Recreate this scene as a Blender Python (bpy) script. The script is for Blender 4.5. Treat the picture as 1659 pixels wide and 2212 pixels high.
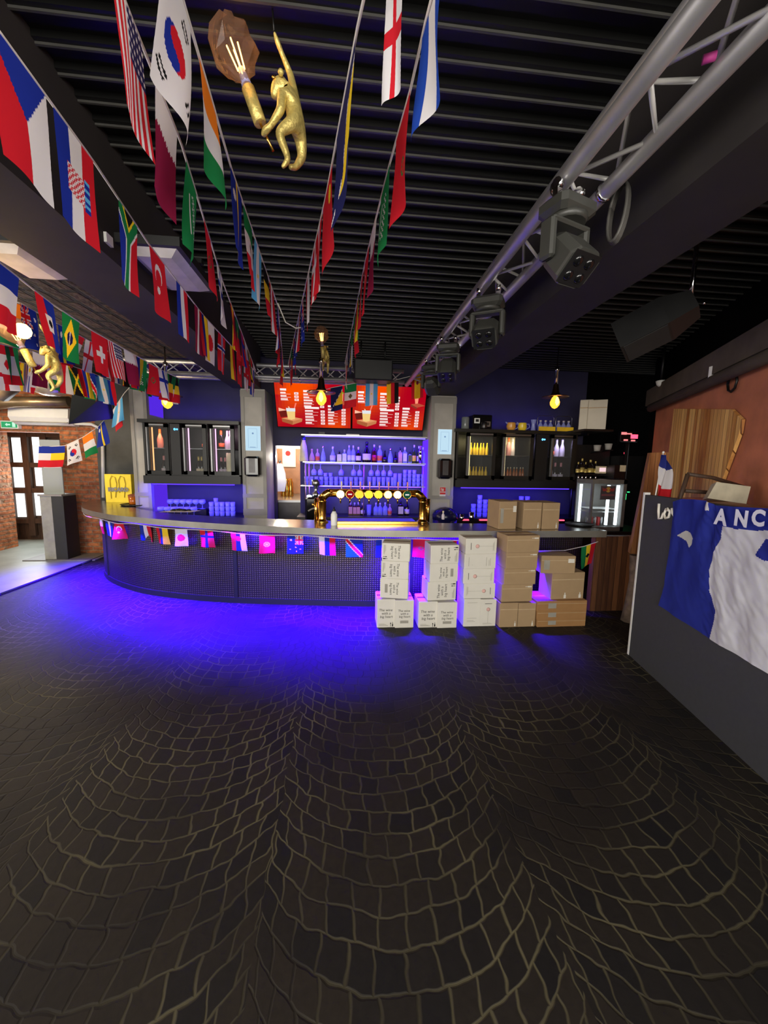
import bpy, math, random
from mathutils import Vector, Matrix, noise
random.seed(7)
SC = bpy.context.scene
COL = SC.collection
for o in list(bpy.data.objects): bpy.data.objects.remove(o)
R_ = math.radians

# ---------------------------------------------------------------- camera
FPX, CX, CY, EYE = 831.0, 829.5, 1106.0, 1.75
RHO, PSI, TH = R_(1.0), R_(5.72), R_(7.16)
FW = Vector((math.sin(PSI)*math.cos(TH), math.cos(PSI)*math.cos(TH), -math.sin(TH)))
_r = Vector((math.cos(PSI), -math.sin(PSI), 0)); _u = _r.cross(FW)
RT = _r*math.cos(RHO) + _u*math.sin(RHO); UP = -_r*math.sin(RHO) + _u*math.cos(RHO)
EYEP = Vector((0, 0, EYE))
cam = bpy.data.cameras.new('camera'); camo = bpy.data.objects.new('camera', cam); COL.objects.link(camo)
cam.sensor_fit = 'VERTICAL'; cam.sensor_height = 36; cam.lens = 36*FPX/2212; cam.clip_start = .05
m = Matrix.Identity(4)
for i in range(3): m[i][0] = RT[i]; m[i][1] = UP[i]; m[i][2] = -FW[i]; m[i][3] = EYEP[i]
camo.matrix_world = m
SC.camera = camo
def ray(x, y): return FW + RT*((x-CX)/FPX) - UP*((y-CY)/FPX)
def atY(x, y, Y): d = ray(x, y); return EYEP + d*(Y/d.y)          # point seen at pixel x,y at depth Y
def atZ(x, y, Z): d = ray(x, y); return EYEP + d*((Z-EYE)/d.z)
def atP(x, y, p0, n): d = ray(x, y); return EYEP + d*((p0-EYEP).dot(n)/d.dot(n))
def proj(p):
    q = Vector(p)-EYEP; z = q.dot(FW)
    return (CX+FPX*q.dot(RT)/z, CY-FPX*q.dot(UP)/z)

# ---------------------------------------------------------------- world, view, lights
vs_ = SC.view_settings; SC.display_settings.display_device = 'sRGB'
vs_.view_transform = 'Standard'; vs_.look = 'None'; vs_.exposure = 0.0; vs_.gamma = 1.0; vs_.use_curve_mapping = False
wd = bpy.data.worlds.new('daylight'); SC.world = wd; wd.use_nodes = True
wd.node_tree.nodes['Background'].inputs[0].default_value = (.86, .86, .86, 1)
wd.node_tree.nodes['Background'].inputs[1].default_value = .75
def S(r, g=None, b=None):
    if g is None: r, g, b = r
    f = lambda c: (c/255/12.92) if c <= 10.3 else ((c/255+.055)/1.055)**2.4
    return (f(r), f(g), f(b))
def area(name, loc, target, sx, sy, watts, color=(1, 1, 1), spread=180):
    l = bpy.data.lights.new(name, 'AREA'); l.shape = 'RECTANGLE'; l.size = sx; l.size_y = sy; l.energy = watts; l.color = color
    l.spread = R_(spread)
    o = bpy.data.objects.new(name, l); COL.objects.link(o); o.location = loc
    o.rotation_euler = (Vector(target)-Vector(loc)).to_track_quat('-Z', 'Y').to_euler()
    return o
def point(name, loc, watts, color, rad=.03):
    l = bpy.data.lights.new(name, 'POINT'); l.energy = watts; l.color = color; l.shadow_soft_size = rad
    o = bpy.data.objects.new(name, l); COL.objects.link(o); o.location = loc
    return o
BLUE = (.036, 0.0, 1.0)
WARM = (1.0, .62, .25)
# daylight from the open street front behind the visitor, plus added fills
area('daylight_fill_light', (-1.2, -3.2, 2.2), (.6, 4, 1.7), 6.0, 2.2, 470, (1, .95, .86))
area('daylight_fill_light', (4.3, -3.0, 2.1), (-1.2, 2.4, 2.4), 3.0, 2.0, 190, (1, .96, .9))  # added fill from the right for the left-hand flags
area('side_fill_light', (-8.6, 1.2, 1.7), (0, 2.0, 1.8), 4.0, 1.8, 170, (1, .96, .9))  # added fill for flags and booth cloth; no window stands there
# daylight through the glazed door at the left end
area('daylight_door_light', (-6.0, 8.7, 1.5), (-5.2, 5, .6), 1.7, 1.1, 80, (.93, .97, 1))
# ---------------------------------------------------------------- mesh builder
class MB:
    def __init__(s): s.v = []; s.f = []; s.m = []; s.sm = []; s.c = []
    def add(s, vs, fs, mi=0, smooth=False, col=None):
        b = len(s.v); s.v += [Vector(p) for p in vs]
        for f in fs: s.f.append([b+i for i in f]); s.m.append(mi); s.sm.append(smooth); s.c.append(col)
        return s
    def box(s, x0, x1, y0, y1, z0, z1, mi=0, ch=0.0):
        if ch <= 0:
            vs = [(x, y, z) for z in (z0, z1) for y in (y0, y1) for x in (x0, x1)]
            fs = [(0, 2, 3, 1), (4, 5, 7, 6), (0, 1, 5, 4), (2, 6, 7, 3), (0, 4, 6, 2), (1, 3, 7, 5)]
            return s.add(vs, fs, mi)
        c = min(ch, (x1-x0)*.45, (y1-y0)*.45, (z1-z0)*.45)
        rings = []
        for z, i in ((z0, c), (z0+c, 0), (z1-c, 0), (z1, c)):
            xa, xb, ya, yb = x0+i, x1-i, y0+i, y1-i
            k = c
            rings.append([(xa+k, ya, z), (xb-k, ya, z), (xb, ya+k, z), (xb, yb-k, z), (xb-k, yb, z), (xa+k, yb, z), (xa, yb-k, z), (xa, ya+k, z)])
        return s.loft(rings, mi)
    def loft(s, rings, mi=0, smooth=False, caps=True, closed=True):
        n = len(rings[0]); vs = [p for r in rings for p in r]; fs = []
        for i in range(len(rings)-1):
            for j in range(n if closed else n-1):
                k = (j+1) % n
                fs.append((i*n+j, i*n+k, (i+1)*n+k, (i+1)*n+j))
        s.add(vs, fs, mi, smooth)
        if caps:
            b = len(s.v)-len(vs)
            s.f.append([b+i for i in range(n)][::-1]); s.m.append(mi); s.sm.append(False); s.c.append(None)
            s.f.append([b+(len(rings)-1)*n+i for i in range(n)]); s.m.append(mi); s.sm.append(False); s.c.append(None)
        return s
    def obox(s, c, ax, ay, az, mi=0):                          # oriented box: centre and three half-axes
        c, ax, ay, az = map(Vector, (c, ax, ay, az))
        vs = [c+ax*i+ay*j+az*k for k in (-1, 1) for j in (-1, 1) for i in (-1, 1)]
        fs = [(0, 2, 3, 1), (4, 5, 7, 6), (0, 1, 5, 4), (2, 6, 7, 3), (0, 4, 6, 2), (1, 3, 7, 5)]
        return s.add(vs, fs, mi)
    def tube(s, pts, r, n=8, mi=0, smooth=True, closed=False):
        pts = [Vector(p) for p in pts]; rr = r if isinstance(r, (list, tuple)) else [r]*len(pts)
        rings = []; ref = None
        for i, p in enumerate(pts):
            a = pts[max(i-1, 0)]; b = pts[min(i+1, len(pts)-1)]
            t = (b-a).normalized()
            if ref is None: ref = Vector((0, 0, 1)) if abs(t.z) < .9 else Vector((1, 0, 0))
            x = t.cross(ref).normalized(); y = x.cross(t).normalized(); ref = y
            rings.append([p+(x*math.cos(2*math.pi*k/n)+y*math.sin(2*math.pi*k/n))*rr[i] for k in range(n)])
        return s.loft(rings, mi, smooth)
    def lathe(s, prof, c=(0, 0, 0), n=12, mi=0, smooth=True, axis=None, caps=True):
        c = Vector(c); q = Matrix.Identity(3)
        if axis is not None: q = Vector((0, 0, 1)).rotation_difference(Vector(axis)).to_matrix()
        rings = [[c+q @ Vector((r*math.cos(2*math.pi*k/n), r*math.sin(2*math.pi*k/n), z)) for k in range(n)] for r, z in prof]
        return s.loft(rings, mi, smooth, caps)
    def sphere(s, c, r, n=12, mi=0, sx=1, sy=1, sz=1, axis=None):
        pr = [(max(r*math.sin(math.pi*i/(n//2)), 1e-4), -r*math.cos(math.pi*i/(n//2))*sz) for i in range(n//2+1)]
        return s.lathe(pr, c, n, mi, True, axis)
    def quad(s, a, b, c, d, mi=0, col=None): return s.add([a, b, c, d], [(0, 1, 2, 3)], mi, False, col)
    def prism(s, poly, y0, y1, mi=0):                           # polygon in x,z swept along y
        n = len(poly)
        vs = [(x, y0, z) for x, z in poly]+[(x, y1, z) for x, z in poly]
        fs = [list(range(n)), list(range(2*n-1, n-1, -1))]+[(i, i+n, (i+1) % n+n, (i+1) % n) for i in range(n)]
        return s.add(vs, fs, mi)
    def xform(s, M):
        s.v = [M @ v for v in s.v]; return s
    def build(s, name, mats, parent=None, local=False, origin=None):
        if not isinstance(mats, (list, tuple)): mats = [mats]
        me = bpy.data.meshes.new(name); o = bpy.data.objects.new(name, me)
        if parent is not None: off = WO[parent.name] if not local else Vector()
        elif origin is not None: off = Vector(origin)
        elif local: off = Vector()
        else:
            xs = [v.x for v in s.v]; ys = [v.y for v in s.v]; zs = [v.z for v in s.v]
            off = Vector(((min(xs)+max(xs))/2, (min(ys)+max(ys))/2, min(zs)))
        me.from_pydata([tuple(v-off) for v in s.v], [], s.f)
        for mt in mats: me.materials.append(mt)
        me.polygons.foreach_set('material_index', s.m); me.polygons.foreach_set('use_smooth', s.sm)
        if any(c is not None for c in s.c):
            a = me.color_attributes.new('Col', 'FLOAT_COLOR', 'CORNER'); k = 0; buf = []
            for f, c in zip(s.f, s.c):
                c = c or (.8, .8, .8); buf += [c[0], c[1], c[2], 1.0]*len(f)
            a.data.foreach_set('color', buf)
        COL.objects.link(o)
        if parent is not None: o.parent = parent; WO[o.name] = WO[parent.name].copy() if not local else WO[parent.name].copy()
        else: o.location = off; WO[o.name] = off.copy()
        return o
WO = {}
def tag(o, label, cat=None, group=None, kind=None):
    if label: o['label'] = label
    if cat: o['category'] = cat
    if group: o['group'] = group
    if kind: o['kind'] = kind
    return o
def thing(name, label, cat, loc=(0, 0, 0), group=None):
    o = bpy.data.objects.new(name, None); COL.objects.link(o); o.location = loc; o.empty_display_size = .05
    WO[o.name] = Vector(loc); return tag(o, label, cat, group)
def struct(mb, name, mats, label=None):
    o = mb.build(name, mats); o['kind'] = 'structure'
    if label: o['label'] = label
    o['category'] = name.split('_')[0]
    return o
def kids(o): return [c for c in ALLKIDS.get(o.name, [])]
ALLKIDS = {}
def dup(root, loc, rot=(0, 0, 0), scale=1.0, label=None, group=None, mats=None):
    r = root.copy(); COL.objects.link(r); r.location = loc; r.rotation_euler = rot; r.scale = (scale,)*3
    if label: r['label'] = label
    if group: r['group'] = group
    WO[r.name] = Vector(loc)
    def rec(a, b):
        for ch in list(a.children):
            c = ch.copy(); COL.objects.link(c); c.parent = b; c.matrix_parent_inverse = ch.matrix_parent_inverse.copy()
            rec(ch, c)
    rec(root, r)
    return r
ORD = ['first', 'second', 'third', 'fourth', 'fifth', 'sixth', 'seventh', 'eighth', 'ninth', 'tenth', 'eleventh', 'twelfth', 'thirteenth', 'fourteenth', 'fifteenth', 'sixteenth', 'seventeenth', 'eighteenth', 'nineteenth', 'twentieth', 'twenty-first', 'twenty-second', 'twenty-third', 'twenty-fourth', 'twenty-fifth', 'twenty-sixth']
def text_geo(txt, size, bold=0.0):
    cu = bpy.data.curves.new('t', 'FONT'); cu.body = txt; cu.size = size; cu.align_x = 'CENTER'; cu.align_y = 'CENTER'; cu.offset = bold; cu.resolution_u = 3
    o = bpy.data.objects.new('t', cu); COL.objects.link(o)
    me = o.to_mesh(); vs = [v.co.copy() for v in me.vertices]; fs = [list(p.vertices) for p in me.polygons]
    o.to_mesh_clear(); bpy.data.objects.remove(o); bpy.data.curves.remove(cu)
    return vs, fs
def put_text(mb, txt, size, c, ex, ez, mi=0, bold=0.0):      # text laid on the plane through c spanned by ex, ez
    vs, fs = text_geo(txt, size, bold); c, ex, ez = Vector(c), Vector(ex), Vector(ez)
    mb.add([c+ex*v.x+ez*v.y for v in vs], fs, mi)

# ---------------------------------------------------------------- materials
M = {}
def nodes(name):
    mt = bpy.data.materials.new(name); mt.use_nodes = True; nt = mt.node_tree; nt.nodes.clear()
    out = nt.nodes.new('ShaderNodeOutputMaterial'); return mt, nt, out
def N(nt, t, **kw):
    n = nt.nodes.new('ShaderNode'+t)
    for k, v in kw.items():
        if k.startswith('i'): n.inputs[int(k[1:])].default_value = v
        else: setattr(n, k, v)
    return n
def lk(nt, a, b): nt.links.new(a, b)
def mat(name, col, rough=.6, metal=0.0, var=.15, sc=8.0, bump=0.0, spec=.5, emit=None, es=0.0, alpha=1.0, stretch=None):
    mt, nt, out = nodes(name); b = N(nt, 'BsdfPrincipled'); lk(nt, b.outputs[0], out.inputs[0])
    tc = N(nt, 'TexCoord'); no = N(nt, 'TexNoise'); no.inputs['Scale'].default_value = sc; no.inputs['Detail'].default_value = 4
    src = tc.outputs['Object']
    if stretch:
        mp = N(nt, 'Mapping'); mp.inputs['Scale'].default_value = stretch; lk(nt, src, mp.inputs[0]); src = mp.outputs[0]
    lk(nt, src, no.inputs['Vector'])
    cr = N(nt, 'ValToRGB'); cr.color_ramp.elements[0].position = .3; cr.color_ramp.elements[1].position = .7
    cr.color_ramp.elements[0].color = (*[c*(1-var) for c in col], 1); cr.color_ramp.elements[1].color = (*[min(c*(1+var), 1) for c in col], 1)
    lk(nt, no.outputs[0], cr.inputs[0]); lk(nt, cr.outputs[0], b.inputs['Base Color'])
    b.inputs['Roughness'].default_value = rough; b.inputs['Metallic'].default_value = metal
    b.inputs['Specular IOR Level'].default_value = spec
    if bump:
        bp = N(nt, 'Bump'); bp.inputs['Strength'].default_value = bump; bp.inputs['Distance'].default_value = .01
        lk(nt, no.outputs[0], bp.inputs['Height']); lk(nt, bp.outputs[0], b.inputs['Normal'])
    if emit: b.inputs['Emission Color'].default_value = (*emit, 1); b.inputs['Emission Strength'].default_value = es
    M[name] = mt; return mt
def emis(name, col, st, var=0.0, sc=6):
    mt, nt, out = nodes(name); e = N(nt, 'Emission'); lk(nt, e.outputs[0], out.inputs[0])
    e.inputs[0].default_value = (*col, 1); e.inputs[1].default_value = st
    if var:
        tc = N(nt, 'TexCoord'); no = N(nt, 'TexNoise'); no.inputs['Scale'].default_value = sc; lk(nt, tc.outputs['Object'], no.inputs['Vector'])
        cr = N(nt, 'ValToRGB'); cr.color_ramp.elements[0].color = (*[c*(1-var) for c in col], 1); cr.color_ramp.elements[1].color = (*col, 1)
        lk(nt, no.outputs[0], cr.inputs[0]); lk(nt, cr.outputs[0], e.inputs[0])
    M[name] = mt; return mt
def glass(name, col, clear=.6, rough=.08, body=None):
    mt, nt, out = nodes(name)
    tr = N(nt, 'BsdfTransparent'); tr.inputs[0].default_value = (*col, 1)
    p = N(nt, 'BsdfPrincipled'); p.inputs['Base Color'].default_value = (*(body or col), 1); p.inputs['Roughness'].default_value = rough
    lw = N(nt, 'LayerWeight'); lw.inputs[0].default_value = .35
    mp = N(nt, 'MapRange'); mp.inputs['To Min'].default_value = 1-clear; mp.inputs['To Max'].default_value = min(1, 1.35-clear)
    lk(nt, lw.outputs['Facing'], mp.inputs['Value'])
    mx = N(nt, 'MixShader'); lk(nt, mp.outputs[0], mx.inputs[0]); lk(nt, tr.outputs[0], mx.inputs[1]); lk(nt, p.outputs[0], mx.inputs[2])
    lk(nt, mx.outputs[0], out.inputs[0]); M[name] = mt; return mt
def attr_mat(name, transl=.3, emission=0.0):
    mt, nt, out = nodes(name); a = N(nt, 'Attribute'); a.attribute_name = 'Col'
    if emission:
        e = N(nt, 'Emission'); e.inputs[1].default_value = emission; lk(nt, a.outputs[0], e.inputs[0]); lk(nt, e.outputs[0], out.inputs[0])
    else:
        d = N(nt, 'BsdfPrincipled'); d.inputs['Roughness'].default_value = .75; d.inputs['Specular IOR Level'].default_value = .2
        t = N(nt, 'BsdfTranslucent'); mx = N(nt, 'MixShader'); mx.inputs[0].default_value = transl
        tc = N(nt, 'TexCoord'); wv = N(nt, 'TexNoise'); wv.inputs['Scale'].default_value = 60; lk(nt, tc.outputs['Object'], wv.inputs['Vector'])
        bp = N(nt, 'Bump'); bp.inputs['Strength'].default_value = .15; lk(nt, wv.outputs[0], bp.inputs['Height']); lk(nt, bp.outputs[0], d.inputs['Normal'])
        lk(nt, a.outputs[0], d.inputs[0]); lk(nt, a.outputs[0], t.inputs[0]); lk(nt, d.outputs[0], mx.inputs[1]); lk(nt, t.outputs[0], mx.inputs[2]); lk(nt, mx.outputs[0], out.inputs[0])
    M[name] = mt; return mt
def brick(name, c1, c2, mortar, scale=1.0, bw=.22, bh=.065, bump=.8, rough=.9, axes='XZ', joint=.012):
    mt, nt, out = nodes(name); b = N(nt, 'BsdfPrincipled'); lk(nt, b.outputs[0], out.inputs[0]); b.inputs['Roughness'].default_value = rough
    tc = N(nt, 'TexCoord'); sp = N(nt, 'SeparateXYZ'); cb = N(nt, 'CombineXYZ'); lk(nt, tc.outputs['Object'], sp.inputs[0])
    lk(nt, sp.outputs[axes[0]], cb.inputs[0]); lk(nt, sp.outputs[axes[1]], cb.inputs[1])
    ns = N(nt, 'TexNoise'); ns.inputs['Scale'].default_value = 5; lk(nt, tc.outputs['Object'], ns.inputs['Vector'])
    vm = N(nt, 'VectorMath', operation='MULTIPLY_ADD'); vm.inputs[1].default_value = (.035, .035, .035)
    lk(nt, ns.outputs['Color'], vm.inputs[0]); lk(nt, cb.outputs[0], vm.inputs[2])
    br = N(nt, 'TexBrick'); br.inputs['Color1'].default_value = (*c1, 1); br.inputs['Color2'].default_value = (*c2, 1); br.inputs['Mortar'].default_value = (*mortar, 1)
    br.inputs['Scale'].default_value = 1; br.inputs['Mortar Size'].default_value = joint; br.inputs['Brick Width'].default_value = bw; br.inputs['Row Height'].default_value = bh
    br.inputs['Mortar Smooth'].default_value = .3; br.inputs['Bias'].default_value = 0
    lk(nt, vm.outputs[0], br.inputs['Vector'])
    n2 = N(nt, 'TexNoise'); n2.inputs['Scale'].default_value = 14; n2.inputs['Detail'].default_value = 5; lk(nt, tc.outputs['Object'], n2.inputs['Vector'])
    mx = N(nt, 'MixRGB', blend_type='MULTIPLY'); mx.inputs[0].default_value = .75
    cr = N(nt, 'ValToRGB'); cr.color_ramp.elements[0].color = (.35, .35, .35, 1); cr.color_ramp.elements[1].color = (1.3, 1.3, 1.3, 1)
    cr.color_ramp.elements[0].position = .3; cr.color_ramp.elements[1].position = .65
    lk(nt, n2.outputs[0], cr.inputs[0]); lk(nt, br.outputs[0], mx.inputs[1]); lk(nt, cr.outputs[0], mx.inputs[2]); lk(nt, mx.outputs[0], b.inputs['Base Color'])
    ad = N(nt, 'Math', operation='MULTIPLY_ADD'); ad.inputs[1].default_value = -1.0; lk(nt, br.outputs['Fac'], ad.inputs[0]); lk(nt, n2.outputs[0], ad.inputs[2])
    bp = N(nt, 'Bump'); bp.inputs['Strength'].default_value = bump; bp.inputs['Distance'].default_value = .03
    lk(nt, ad.outputs[0], bp.inputs['Height']); lk(nt, bp.outputs[0], b.inputs['Normal'])
    M[name] = mt; return mt
def planks(name, c1, c2, w=.1, axis='X', rough=.55, dark=.35):
    mt, nt, out = nodes(name); b = N(nt, 'BsdfPrincipled'); lk(nt, b.outputs[0], out.inputs[0]); b.inputs['Roughness'].default_value = rough
    tc = N(nt, 'TexCoord'); sp = N(nt, 'SeparateXYZ'); lk(nt, tc.outputs['Object'], sp.inputs[0])
    d = N(nt, 'Math', operation='DIVIDE'); d.inputs[1].default_value = w; lk(nt, sp.outputs[axis], d.inputs[0])
    fl = N(nt, 'Math', operation='FLOOR'); lk(nt, d.outputs[0], fl.inputs[0]); fr = N(nt, 'Math', operation='FRACT'); lk(nt, d.outputs[0], fr.inputs[0])
    wn = N(nt, 'TexWhiteNoise', noise_dimensions='1D'); lk(nt, fl.outputs[0], wn.inputs['W'])
    mp = N(nt, 'Mapping'); mp.inputs['Scale'].default_value = (18, 18, 1.6); lk(nt, tc.outputs['Object'], mp.inputs[0])
    no = N(nt, 'TexNoise'); no.inputs['Scale'].default_value = 2; no.inputs['Detail'].default_value = 5; lk(nt, mp.outputs[0], no.inputs['Vector'])
    sm = N(nt, 'Math', operation='ADD'); lk(nt, wn.outputs[0], sm.inputs[0]); lk(nt, no.outputs[0], sm.inputs[1])
    hf = N(nt, 'Math', operation='MULTIPLY'); hf.inputs[1].default_value = .5; lk(nt, sm.outputs[0], hf.inputs[0])
    cr = N(nt, 'ValToRGB'); cr.color_ramp.elements[0].color = (*c1, 1); cr.color_ramp.elements[1].color = (*c2, 1); cr.color_ramp.elements[0].position = .25; cr.color_ramp.elements[1].position = .75
    lk(nt, hf.outputs[0], cr.inputs[0])
    pp = N(nt, 'Math', operation='PINGPONG'); pp.inputs[1].default_value = .5; lk(nt, fr.outputs[0], pp.inputs[0])
    st = N(nt, 'Math', operation='GREATER_THAN'); st.inputs[1].default_value = .04; lk(nt, pp.outputs[0], st.inputs[0])
    mx = N(nt, 'MixRGB'); mx.inputs[1].default_value = (*[c*dark for c in c1], 1); lk(nt, st.outputs[0], mx.inputs[0]); lk(nt, cr.outputs[0], mx.inputs[2])
    lk(nt, mx.outputs[0], b.inputs['Base Color'])
    bp = N(nt, 'Bump'); bp.inputs['Strength'].default_value = .4; bp.inputs['Distance'].default_value = .01; lk(nt, hf.outputs[0], bp.inputs['Height']); lk(nt, bp.outputs[0], b.inputs['Normal'])
    M[name] = mt; return mt
def cobbles(name):
    mt, nt, out = nodes(name); b = N(nt, 'BsdfPrincipled'); lk(nt, b.outputs[0], out.inputs[0])
    tc = N(nt, 'TexCoord'); ns = N(nt, 'TexNoise'); ns.inputs['Scale'].default_value = 6; ns.inputs['Detail'].default_value = 2; lk(nt, tc.outputs['Object'], ns.inputs['Vector'])
    vm = N(nt, 'VectorMath', operation='MULTIPLY_ADD'); vm.inputs[1].default_value = (.075, .075, 0); lk(nt, ns.outputs['Color'], vm.inputs[0]); lk(nt, tc.outputs['Object'], vm.inputs[2])
    sp = N(nt, 'SeparateXYZ'); lk(nt, vm.outputs[0], sp.inputs[0])
    def mth(op, a, c=None, d=None):
        n = N(nt, 'Math', operation=op)
        for i, q in enumerate((a, c, d)):
            if q is None: continue
            if isinstance(q, (int, float)): n.inputs[i].default_value = q
            else: lk(nt, q, n.inputs[i])
        return n.outputs[0]
    W, RR, P, SW = 1.12, .70, .112, .108
    xs = mth('ADD', sp.outputs[0], W*.5-.27+W*20+FLOOR_X)
    xd = mth('DIVIDE', xs, W); ci = mth('FLOOR', xd); xf = mth('MULTIPLY', mth('SUBTRACT', mth('FRACT', xd), .5), W)
    yy = mth('ADD', sp.outputs[1], mth('SQRT', mth('SUBTRACT', RR*RR, mth('MULTIPLY', xf, xf))))
    yy = mth('ADD', mth('DIVIDE', mth('ADD', yy, FLOOR_Y), P), mth('MULTIPLY', ci, .5))
    ri = mth('FLOOR', yy); fy = mth('FRACT', yy)
    wn = N(nt, 'TexWhiteNoise', noise_dimensions='2D'); cb = N(nt, 'CombineXYZ'); lk(nt, ri, cb.inputs[0]); lk(nt, ci, cb.inputs[1]); lk(nt, cb.outputs[0], wn.inputs['Vector'])
    ss = mth('ADD', mth('DIVIDE', mth('MULTIPLY', mth('ARCSINE', mth('DIVIDE', xf, RR)), RR), SW), wn.outputs['Value'])
    si = mth('FLOOR', ss); fx = mth('FRACT', ss)
    ex = mth('PINGPONG', fx, .5); ey = mth('PINGPONG', fy, .5); ew = mth('ADD', mth('DIVIDE', mth('SUBTRACT', W/2, mth('ABSOLUTE', xf)), P), .02)
    e = mth('MINIMUM', ex, ey)
    mr = N(nt, 'MapRange'); mr.inputs['From Min'].default_value = .02; mr.inputs['From Max'].default_value = .075; lk(nt, e, mr.inputs['Value'])
    w2 = N(nt, 'TexWhiteNoise', noise_dimensions='3D'); c2 = N(nt, 'CombineXYZ'); lk(nt, ri, c2.inputs[0]); lk(nt, ci, c2.inputs[1]); lk(nt, si, c2.inputs[2]); lk(nt, c2.outputs[0], w2.inputs['Vector'])
    n2 = N(nt, 'TexNoise'); n2.inputs['Scale'].default_value = 30; n2.inputs['Detail'].default_value = 4; lk(nt, tc.outputs['Object'], n2.inputs['Vector'])
    cr = N(nt, 'ValToRGB'); cr.color_ramp.elements[0].color = (*S(24, 22, 23), 1); cr.color_ramp.elements[1].color = (*S(41, 35, 29), 1)
    e2 = cr.color_ramp.elements.new(.5); e2.color = (*S(36, 31, 27), 1); lk(nt, w2.outputs['Value'], cr.inputs[0])
    mm = N(nt, 'MixRGB', blend_type='MULTIPLY'); mm.inputs[0].default_value = .5; lk(nt, cr.outputs[0], mm.inputs[1]); lk(nt, n2.outputs[0], mm.inputs[2])
    n3 = N(nt, 'TexNoise'); n3.inputs['Scale'].default_value = 1.3; lk(nt, tc.outputs['Object'], n3.inputs['Vector'])
    jc = N(nt, 'ValToRGB'); jc.color_ramp.elements[0].color = (*S(30, 26, 21), 1); jc.color_ramp.elements[1].color = (*S(90, 84, 62), 1); jc.color_ramp.elements[0].position = .42; jc.color_ramp.elements[1].position = .7
    lk(nt, n3.outputs[0], jc.inputs[0])
    mx = N(nt, 'MixRGB'); lk(nt, mr.outputs[0], mx.inputs[0]); lk(nt, jc.outputs[0], mx.inputs[1]); lk(nt, mm.outputs[0], mx.inputs[2]); lk(nt, mx.outputs[0], b.inputs['Base Color'])
    h = mth('ADD', mth('MULTIPLY', mr.outputs[0], .7), mth('ADD', mth('MULTIPLY', n2.outputs[0], .25), mth('MULTIPLY', w2.outputs['Value'], .15)))
    bp = N(nt, 'Bump'); bp.inputs['Strength'].default_value = .35; bp.inputs['Distance'].default_value = .012; lk(nt, h, bp.inputs['Height']); lk(nt, bp.outputs[0], b.inputs['Normal'])
    b.inputs['Roughness'].default_value = .62; b.inputs['Specular IOR Level'].default_value = .35
    M[name] = mt; return mt
FLOOR_X, FLOOR_Y = -1.5, 2.6      # the floor object's own origin, added back so the fans sit where they are laid
cobbles('cobble_floor')
# ---------------------------------------------------------------- materials list
mat('black_paint', S(30, 29, 29), .55, bump=.1)
mat('ceiling_black', S(14, 14, 13), .45, var=.3, sc=3)
mat('beam_grey', S(38, 33, 32), .8, var=.2, sc=3)
mat('navy_wall', S(42, 38, 66), .7, var=.15, sc=4)
mat('dark_grey', S(62, 64, 62), .6)
mat('charcoal', S(30, 30, 30), .5)
mat('near_black', S(12, 12, 12), .45)
mat('gloss_black', S(14, 14, 15), .12, var=.05)
mat('fridge_body', S(27, 26, 22), .35)
mat('pillar_paint', S(168, 164, 156), .7, var=.08, sc=5)
mat('pillar_frame', S(140, 137, 130), .6, var=.05)
mat('white_paint', S(215, 215, 212), .5, var=.04)
mat('white_plastic', S(226, 226, 222), .4, var=.03)
mat('offwhite_card', S(206, 200, 184), .8, var=.05, sc=5)
mat('white_card', S(212, 208, 196), .8, var=.04, sc=5)
mat('brown_card', S(158, 132, 98), .85, var=.07, sc=6)
mat('tan_card', S(150, 110, 66), .85, var=.08, sc=6)
mat('card_edge', S(120, 102, 84), .9, var=.1)
mat('tape_clear', S(186, 164, 130), .12, var=.1, sc=20)
mat('print_black', S(38, 36, 34), .8)
mat('print_grey', S(150, 146, 134), .8)
mat('print_pink', S(214, 170, 160), .8)
mat('steel', S(165, 165, 165), .32, 1.0, var=.12, sc=5)
mat('steel_dark', S(78, 76, 76), .38, 1.0, var=.2, sc=5)
mat('zinc', S(176, 172, 162), .23, 1.0, var=.18, sc=4, bump=.02)
mat('zinc_edge', S(150, 148, 138), .4, .6, var=.12, sc=6)
mat('aluminium', S(186, 184, 186), .48, .9, var=.15, sc=6)
mat('chrome', S(220, 220, 220), .1, 1.0, var=.03)
mat('brass', S(236, 186, 92), .16, 1.0, var=.08)
mat('gold', S(214, 192, 112), .45, .55, var=.15, sc=60, bump=.5)
mat('antique_brass', S(150, 112, 78), .3, 1.0, var=.1)
mat('concrete_floor', S(140, 146, 136), .42, var=.2, sc=2.5)
mat('rubber', S(20, 20, 22), .7)
mat('wood_dark', S(72, 54, 42), .6, var=.3, sc=6, stretch=(8, 8, 1))
mat('wood_tan', S(140, 92, 58), .6, var=.3, sc=5, stretch=(8, 8, 1))
mat('tape_white', S(214, 206, 196), .7, var=.04)
mat('yellow_bag', S(240, 214, 60), .7, var=.08)
mat('yellow', S(244, 196, 40), .5)
mat('amber', S(176, 92, 26), .2)
mat('red', S(196, 26, 30), .5)
mat('orange_label', S(226, 96, 30), .6)
mat('cream', S(226, 212, 176), .7)
mat('pink', S(220, 150, 150), .5)
mat('silver_bottle', S(206, 196, 204), .4)
mat('bottle_dark', S(24, 18, 16), .08)
mat('bottle_red', S(74, 20, 18), .1)
mat('bottle_green', S(52, 66, 26), .1)
mat('duct', S(150, 128, 98), .35, .7, var=.3, sc=5, bump=.4)
mat('foil', S(176, 166, 160), .25, .8, var=.25, sc=8, bump=.6)
mat('plaster_red', S(190, 116, 84), .9, var=.22, sc=3, bump=.3)
mat('plaster_grey', S(84, 74, 64), .9, var=.2, sc=4, bump=.3)
mat('stone', S(120, 100, 84), .9, var=.35, sc=12, bump=.8)
mat('booth_black', S(52, 53, 58), .75, var=.06, sc=30)
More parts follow.
